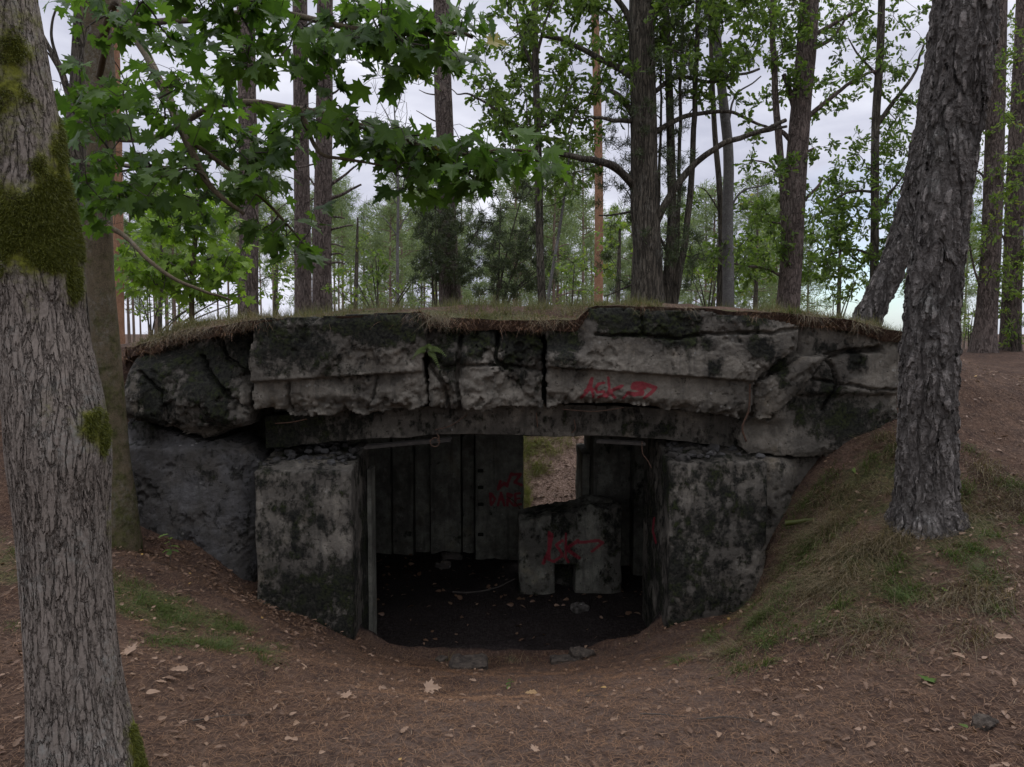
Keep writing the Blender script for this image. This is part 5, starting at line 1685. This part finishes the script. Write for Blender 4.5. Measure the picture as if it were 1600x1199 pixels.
# notable single leaves
def one_leaf(px, py, d, tpl, size, mat, rnd, label, az, tilt=.25, name='fallen_leaf', grp=None):
    q = P(px, py, d)
    # walk along the view ray to the ground
    for _ in range(40):
        g = float(surf(q[0:1], q[1:2])[0])
        if abs(q[2] - g) < .004: break
        d += (q[2] - g) * 1.2
        q = P(px, py, d)
    mb = MB()
    q = np.array([q[0], q[1], float(surf(q[0:1], q[1:2])[0]) + .018])
    place_leaves(mb, tpl, q[None], np.array([[math.cos(az), math.sin(az), .12]]), np.array([[.05, -tilt, 1.0]]), np.array([size * .82]), np.array([rnd]))
    return tag(mb.build(name, M[mat], smooth=False), label, 'leaf', 'single leaves lying on the ground')


one_leaf(665, 1079, 4.3, MAPLE, .11, 'litter', .8, 'pale dry maple leaf lying alone in the middle of the trodden path', 0.1, .5)
one_leaf(545, 1094, 4.2, MAPLE, .07, 'litter', 0.9, 'yellowish leaf left of the pale maple leaf on the path', 2.6)
one_leaf(228, 1090, 3.9, BIRCHL, .075, 'litter', 0.9, 'yellow leaf on the ground just right of the old maple trunk', .4)
one_leaf(1451, 1071, 4.0, MAPLE, .085, 'maple_leaf', .7, 'fresh green leaf standing up on the litter at the lower right', 1.4, .9)
one_leaf(1334, 741, 5.9, MAPLE, .085, 'bush_leaf', .5, 'pale green maple leaf on the bank between pier and large birch', .3, .8)
one_leaf(1474, 928, 4.5, BIRCHL, .07, 'bush_leaf', .7, 'round pale green leaf in the grass below the large birch', .8, .6)
one_leaf(1512, 1146, 3.2, BIRCHL, .05, 'bush_leaf', .2, 'small round green leaf near the bottom right corner', 2.0)
one_leaf(833, 1180, 2.95, MAPLE, .045, 'litter', 0.9, 'small bright yellow leaf at the bottom middle', .9, .5)
one_leaf(1122, 1158, 3.0, OAK, .07, 'litter', .75, 'pinkish dry oak leaf lying below the graffiti side of the path', 1.2, .6)
one_leaf(1583, 1003, 4.0, OAK, .09, 'litter', 0.9, 'orange dry leaf at the right edge of the picture', 2.9, .6)
one_leaf(1508, 1035, 3.9, OAK, .09, 'litter', 0.9, 'orange dry leaf left of the one at the right edge', 1.9, .7)
one_leaf(820, 1087, 4.2, OAK, .09, 'litter', .95, 'yellow leaf beside the small dark tuft on the path', .2, .5)
one_leaf(205, 1025, 4.4, MAPLE, .10, 'litter', .85, 'curled pale leaf left of the grass at the old maple', 2.4, .6)
one_leaf(265, 1053, 4.1, OAK, .10, 'litter', .85, 'pale leaf under the left grass patch', .2, .5)

# grass
def clump(mb, cx, cy, rx, ry, n, L, wid, lean, rng, rear=False, **k):
    a = rng.normal(size=(n, 2)) * np.array([rx, ry]) * .55 + np.array([cx, cy])
    z = surf(a[:, 0], a[:, 1])
    ok = ~((a[:, 1] > 6.05) & (np.abs(a[:, 0]) < 3.2) & (z < 1.2)) & ~((np.abs(a[:, 0] - 1.6) < .42) & (a[:, 1] > 5.95))
    if rear: ok[:] = True
    p = np.column_stack([a, z - .005])[ok]
    blades(mb, p, L, wid, rng, lean, **k)


mb = MB()
for cx, cy, rx, ry, n in ((1.9, 4.7, .8, .7, 5200), (2.4, 5.3, .7, .6, 3800), (2.5, 4.1, .7, .4, 2200), (3.3, 4.9, .6, .5, 2400), (2.15, 5.75, .25, .35, 1600), (3.1, 5.3, .35, .3, 1500), (3.6, 4.3, .6, .5, 900), (2.65, 4.75, .3, .1, 1500), (3.0, 4.95, .12, .25, 900), (2.3, 4.95, .12, .25, 900)):
    for k in range(int(n / 130)):
        a = rng.normal(size=2) * np.array([rx, ry]) * .6 + np.array([cx, cy])
        if fbm(np.array([a[0], a[1], 0.]), 2.6, 3, 6) < .45: continue
        clump(mb, a[0], a[1], .12, .12, 130, rng.uniform(.09, .22), .0019, .95, rng, azc=-1.9 + rng.normal() * .9, azs=.7, droop=1.0)
stuff(mb.build('bank_grass', M['dry_grass'], smooth=False), 'matted dry and green grass on the bank below the large birch')
mb = MB()
for cx, cy, rx, ry, n in ((1.75, 4.9, .6, .6, 2600), (2.3, 5.9, .18, .25, 1300), (2.0, 4.4, .6, .4, 1500), (2.9, 5.6, .3, .3, 900), (2.75, 4.5, .4, .3, 900), (3.35, 5.0, .3, .3, 900), (2.2, 5.3, .3, .3, 700)):
    for k in range(int(n / 90)):
        a = rng.normal(size=2) * np.array([rx, ry]) * .6 + np.array([cx, cy])
        clump(mb, a[0], a[1], .07, .07, 90, rng.uniform(.08, .20), .0020, .85, rng, azc=-2.0 + rng.normal() * .8, azs=.8, droop=.9)
stuff(mb.build('green_bank_grass', M['green_grass'], smooth=False), 'green tufts of grass among the dry grass of the right bank')
mb = MB()
for cx, cy, rx, ry, n in ((-2.15, 4.75, .5, .28, 2600), (-1.75, 4.35, .35, .2, 1500), (-3.0, 4.8, .5, .4, 1700), (-2.75, 4.3, .4, .3, 700), (-3.5, 4.4, .4, .4, 700)):
    for k in range(int(n / 90)):
        a = rng.normal(size=2) * np.array([rx, ry]) * .6 + np.array([cx, cy])
        clump(mb, a[0], a[1], .08, .07, 90, rng.uniform(.06, .15), .0014, .8, rng, azc=-.7 + rng.normal() * .8, azs=.9, droop=.9)
stuff(mb.build('left_bank_grass', M['green_grass'], smooth=False), 'soft green grass patch on the left bank behind the old maple')

# grass and dead roots on the roof edge
mb = MB(); mg = MB()
for k in range(900):
    x = rng.uniform(-3.1, 3.25)
    y = 5.98 + abs(rng.normal()) * .8 + (0.30 if x < -2.2 else 0)
    if -1.95 < x < -.75 and y < 6.12 and rng.uniform() < .7: y += .25
    if fbm(np.array([x, y, 0.]), 1.8, 3, 61) < .47: continue
    clump(mb if rng.uniform() < .38 else mg, x, y, .08, .05, 22, rng.uniform(.06, .17), .0014, .9, rng, azc=-1.57 + rng.normal() * 1.3, azs=1.2, droop=1.0)
for k in range(420):
    x = rng.uniform(-3.1, 3.3); y = rng.uniform(6.3, 8.6)
    clump(mg, x, y, .10, .08, 22, rng.uniform(.08, .22), .0016, .45, rng, droop=.5)
for k in range(330):
    u = rng.uniform()
    x = rng.uniform(-3.1, -1.9) if u < .4 else (rng.uniform(-.72, .62) if u < .75 else rng.uniform(.7, 3.1))
    y = 6.02 + abs(rng.normal()) * .22 + (.3 if x < -2.2 else 0)
    if fbm(np.array([x, y, 0.]), 2.4, 3, 64) < .47: continue
    clump(mg if u > .2 else mb, x, y, .07, .05, 26, rng.uniform(.12, .26), .0017, .8, rng, azc=-1.57 + rng.normal() * 1.0, azs=1.2, droop=1.0)
# hanging strands over the front edge
for lo, hi, n, L in ((0.62, 2.1, 500, .10), (2.1, 3.15, 1000, .14), (-0.72, -.1, 700, .17), (-3.1, -1.9, 800, .13), (-.1, .6, 300, .12), (-1.9, -.75, 200, .06)):
    xs_ = rng.uniform(lo, hi, n)
    dens = fbm(np.stack([xs_, 0 * xs_, 0 * xs_], -1), 3.0, 3, 12)
    xs_ = xs_[dens > .50]
    n = len(xs_)
    ys_ = 5.97 + rng.uniform(-.03, .05, n) + np.where(xs_ < -2.2, .12, 0)
    zs_ = roof_z(xs_, np.full(n, 5.98)) + rng.uniform(-.03, .02, n)
    blades(mb, np.column_stack([xs_, ys_, zs_]), L, .0014, rng, .75, azc=-1.57, azs=.9, droop=2.3, seg=4)
mr = MB()
n = 2600
xs_ = rng.uniform(-3.3, 3.3, n)
xs_ = xs_[fbm(np.stack([xs_, 0 * xs_, 0 * xs_], -1), 5.0, 3, 22) + .25 * (xs_ < -1.9) + .12 * (xs_ > 2) - .1 * (np.abs(xs_ + 1.3) < .6) > rng.uniform(.42, .62, n)]
n = len(xs_)
ys_ = 5.96 + rng.uniform(-.05, .06, n) + np.where(xs_ < -2.3, .22, 0)
zs_ = roof_z(xs_, np.full(n, 6.0)) + rng.uniform(-.09, .02, n)
blades(mr, np.column_stack([xs_, ys_, zs_]), (.10), .0016, rng, .6, azc=-1.57, azs=1.3, droop=2.4, seg=4)
stuff(mr.build('roof_roots', M['needles'], smooth=False), 'brown roots and dead strands trailing from the soil over the roof edge')
stuff(mb.build('roof_dry_grass', M['dry_grass'], smooth=False), 'dry yellow-brown grass hanging over the front edge of the bunker roof')
stuff(mg.build('roof_green_grass', M['grass'], smooth=False), 'green grass growing on the bunker roof')
# behind the bunker
mb = MB()
for k in range(750):
    x = rng.uniform(-.3, 1.1); y = rng.uniform(9.9, 12.4)
    if y < 10.18 + (x - .14) * 1.25 + rng.normal() * .08: continue
    clump(mb, x, y, .07, .07, 40, rng.uniform(.08, .18), .002, .8, rng, rear=True, azc=-1.2, azs=.8, droop=.9, rlo=.3)
for k in range(14):
    clump(mb, .20 + rng.normal() * .03, rng.uniform(9.85, 10.2), .04, .04, 30, .16, .002, .5, rng, rear=True, rlo=.3)
stuff(mb.build('rear_grass', M['lush_grass'], smooth=False), 'grass on the slope seen through the rear gap of the bunker')
mb = MB()
m = 1500
xx = rng.uniform(-.3, 1.8, m); yy = rng.uniform(9.7, 12.0, m)
pp = np.column_stack([xx, yy, H(xx, yy) + rng.uniform(.004, .02, m)])
az = rng.uniform(0, 6.28, m)
place_leaves(mb, OAK, pp, np.stack([np.cos(az), np.sin(az), rng.normal(size=m) * .3], -1), rng.normal(size=(m, 3)) * .4 + np.array([0, -.3, 1]), rng.uniform(.03, .07, m), rng.beta(1.2, 1.4, m) * .9)
stuff(mb.build('rear_leaf_litter', M['litter'], smooth=False), 'dry brown leaves on the slope seen through the rear gap')


# stones at the threshold
def rock(label, px, py, d, sx, sy, sz, rot, seed, mat='stone', name='stone'):
    q = P(px, py, d)
    t_ = MB()
    rough_box('', -sx, sx, -sy, sy, -sz, sz, min(sx, sz) / 8, min(sx, sy, sz) * .5, min(sx, sz) * .95, .6 / max(sx, sy), mb=t_, seed=seed)
    for v in t_.v:
        c, s = math.cos(rot), math.sin(rot)
        v[:] = np.column_stack([v[:, 0] * c - v[:, 1] * s, v[:, 0] * s + v[:, 1] * c, v[:, 2]])
    g = float(H(q[0:1], q[1:2])[0])
    o = t_.build(name, M[mat])
    o.location = (q[0], q[1], g + sz * .05)
    return tag(o, label, 'stone', 'stones and lumps around the threshold')


rock('dark flat-topped stone at the middle of the bunker threshold', 733, 1043, 5.75, .13, .10, .06, .1, 501)
rock('lump of broken concrete on the right of the threshold', 910, 1019, 5.95, .09, .07, .05, .4, 502, 'stone')
rock('flat grey slab piece beside the concrete lump at the threshold', 880, 1030, 5.9, .10, .06, .025, .1, 503, 'stone')
rock('small stone left of the dark flat-topped stone', 690, 1036, 5.95, .05, .04, .03, .7, 504)
rock('grey stone at the bottom right corner', 1535, 1192, 2.95, .04, .035, .03, .7, 505, 'stone')
rock('rubble lump on the chamber floor right of the parapet opening', 905, 945, 7.3, .08, .07, .05, .4, 506, 'rock')
rock('pale rubble lump on the left of the chamber floor', 693, 882, 8.6, .07, .06, .05, .9, 507, 'rock')
rock('rubble lump near the left back panels', 705, 872, 8.9, .12, .09, .06, .2, 508, 'rock')

# leaves and crumbs on the chamber floor
mb = MB()
m = 350
xx = rng.uniform(-2.4, 2.4, m); yy = rng.uniform(6.6, 9.3, m)
pp = np.column_stack([xx, yy, H(xx, yy) + rng.uniform(.004, .02, m)])
az = rng.uniform(0, 6.28, m)
place_leaves(mb, BIRCHL, pp, np.stack([np.cos(az), np.sin(az), rng.normal(size=m) * .3], -1), rng.normal(size=(m, 3)) * .5 + np.array([0, -.2, 1]), rng.uniform(.02, .08, m), rng.beta(1.0, 3.2, m) * .7)
stuff(mb.build('floor_litter', M['litter'], smooth=False), 'dead leaves and crumbs littering the dark chamber floor')

# rubble on top of the piers
mbr = MB()
for k in range(150):
    left = k % 2
    x = rng.uniform(-2.0, -1.3) if left else rng.uniform(1.28, 2.0)
    y = rng.uniform(6.12, 6.75)
    z = (.53 if left else .59) + (y - 6.05) / .6 * .10 + rng.normal() * .008
    s = rng.uniform(.012, .045) * (1 if rng.uniform() < .8 else 1.5)
    a = rdir(rng, 26)
    a = a * (s * rng.uniform(.6, 1.1, (26, 1))) * np.array([1.2, 1, .7])
    import bmesh
    bm = bmesh.new()
    for p in a: bm.verts.new(p + np.array([x, y, z]))
    r = bmesh.ops.convex_hull(bm, input=bm.verts)
    bm.verts.index_update()
    used = [v_ for v_ in bm.verts if v_.link_faces]
    ix = {v_: i for i, v_ in enumerate(used)}
    mbr.add([tuple(v_.co) for v_ in used], np.array([[ix[v_] for v_ in f_.verts] for f_ in bm.faces]), stain=rng.uniform(0, .5), paint=0)
    bm.free()
ro = mbr.build('rubble', M['concrete_low'], smooth=False)
stuff(ro, 'broken concrete rubble lying on top of the two piers')

# fallen stick inside, mossy root on the right bank, twigs on the ground
def stick(name, label, cat, pts, r, mat, d0=None, side=()):
    mb = MB()
    q = np.array(pts, float)
    c = resample(q, 8 * len(q))
    c = c + (np.stack([fbm(c, 9, 3, k) for k in (1, 2, 3)], -1) - .5) * .02
    tube(mb, c, np.linspace(r, r * .4, len(c)), 7, True, .15, 12)
    for i, e, rr in side:
        tube(mb, resample(np.array([c[i], (c[i] + np.array(e)) / 2 + [0, 0, .01], e]), 8), np.linspace(rr, rr * .4, 8), 6)
    return tag(mb.build(name, M[mat], smooth=True), label, cat)


stick('fallen_branch', 'bare fallen branch lying on the dark chamber floor', 'branch', [P(708, 925, 7.3), P(742, 926, 7.25), P(775, 918, 7.3), P(805, 905, 7.4)], .012, 'wood')
c1 = P([1228, 1262, 1300], [818, 812, 806], [5.72, 5.66, 5.6])
stick('mossy_root', 'mossy green root sticking out of the right bank towards the pier', 'root', c1, .022, 'moss')
for lab, px, py, ln, a in (('thin curved twig on the path right of the dark tuft', 1000, 1120, .22, -.5), ('short dark twig on the path below the right pier', 915, 1092, .10, -.7), ('long thin twig on the bare path at the lower middle', 1090, 1128, .28, -.5), ('pale bent stem at the edge of the right bank grass', 1020, 1035, .22, .35), ('thin twig lying right of the old maple foot', 300, 1130, .25, .6)):
    q = P(px, py, 1.6 * F / (py - 520) * 1.12)
    for _ in range(30):
        g = float(H(q[0:1], q[1:2])[0]); q = P(px, py, q[1] + (q[2] - g) * 1.2)
    e = q + np.array([math.cos(a) * ln, math.sin(a) * ln, 0]); e[2] = float(H(e[0:1], e[1:2])[0])
    mdl = (q + e) / 2 + np.array([-math.sin(a) * .03, math.cos(a) * .03, 0]); mdl[2] = float(H(mdl[0:1], mdl[1:2])[0])
    up = np.array([0, 0, .012])
    stick('twig', lab, 'twig', [q + up, mdl + up, e + up], .0035, 'needles' if 'pale' in lab else 'twig')

# fern on the broken middle slab
fern = thing('fern', 'small green fern hanging from the broken middle slab of the roof edge', 'fern', tuple(P(668, 548, 5.96)))
for az_, L_ in ((2.6, .12), (.5, .17), (1.3, .13), (-.2, .10)):
    mb = MB()
    b0 = P(668, 548, 5.96)
    t = np.linspace(0, 1, 14)[:, None]
    dr = np.array([math.cos(az_), -.55, math.sin(az_)])
    c = b0 + dr * L_ * t + np.array([0, -.02, -.12]) * t ** 2
    tube(mb, c, np.linspace(.002, .0008, 14), 4, False, rnd=.5)
    tg = norm(np.gradient(c, axis=0))
    sd = norm(np.cross(tg, np.array([0, -1, .2])))
    for s in (-1, 1):
        place_leaves(mb, BIRCHL, c[2:], sd[2:] * s + tg[2:] * .5, np.tile([0, -1, .4], (12, 1)), .030 * np.linspace(1.1, .3, 12), np.full(12, .7))
    mb.build('frond', M['green_grass'], fern, smooth=False)


# seedling on the left bank, tuft on the path
def seedling(label, px, py, d, h, nl, seed, mat='bush_leaf', size=.05):
    rng = np.random.default_rng(seed)
    q = P(px, py, d); q[2] = float(surf(q[0:1], q[1:2])[0])
    t = thing('seedling', label, 'plant', tuple(q))
    mb = MB()
    top = q + np.array([rng.normal() * .03, -.02, h])
    c = resample(np.array([q, (q + top) / 2 + rng.normal(size=3) * .012, top]), 10)
    tube(mb, c, np.linspace(.003, .0015, 10), 5)
    mb.build('stem', M['twig'], t)
    mb = MB()
    k = rng.integers(4, 10, nl)
    az = rng.uniform(0, 6.28, nl)
    place_leaves(mb, OAK, c[k], np.stack([np.cos(az), np.sin(az), 0 * az - .1], -1), np.stack([0 * az, 0 * az - .3, 1 + 0 * az], -1), size * rng.uniform(.7, 1.2, nl), rng.uniform(0, .9, nl))
    mb.build('leaves', M[mat], t, smooth=False)


seedling('small oak seedling on the needle slope before the left wall', 265, 885, 5.6, .24, 9, 1, 'oak_leaf', .07)
seedling('tiny dark tuft growing in the middle of the path', 798, 1072, 4.6, .06, 7, 2, 'oak_leaf', .035)
seedling('leafy seedling on the roof slab edge left of the broken gap', 655, 482, 6.3, .12, 8, 3, 'oak_leaf', .05)
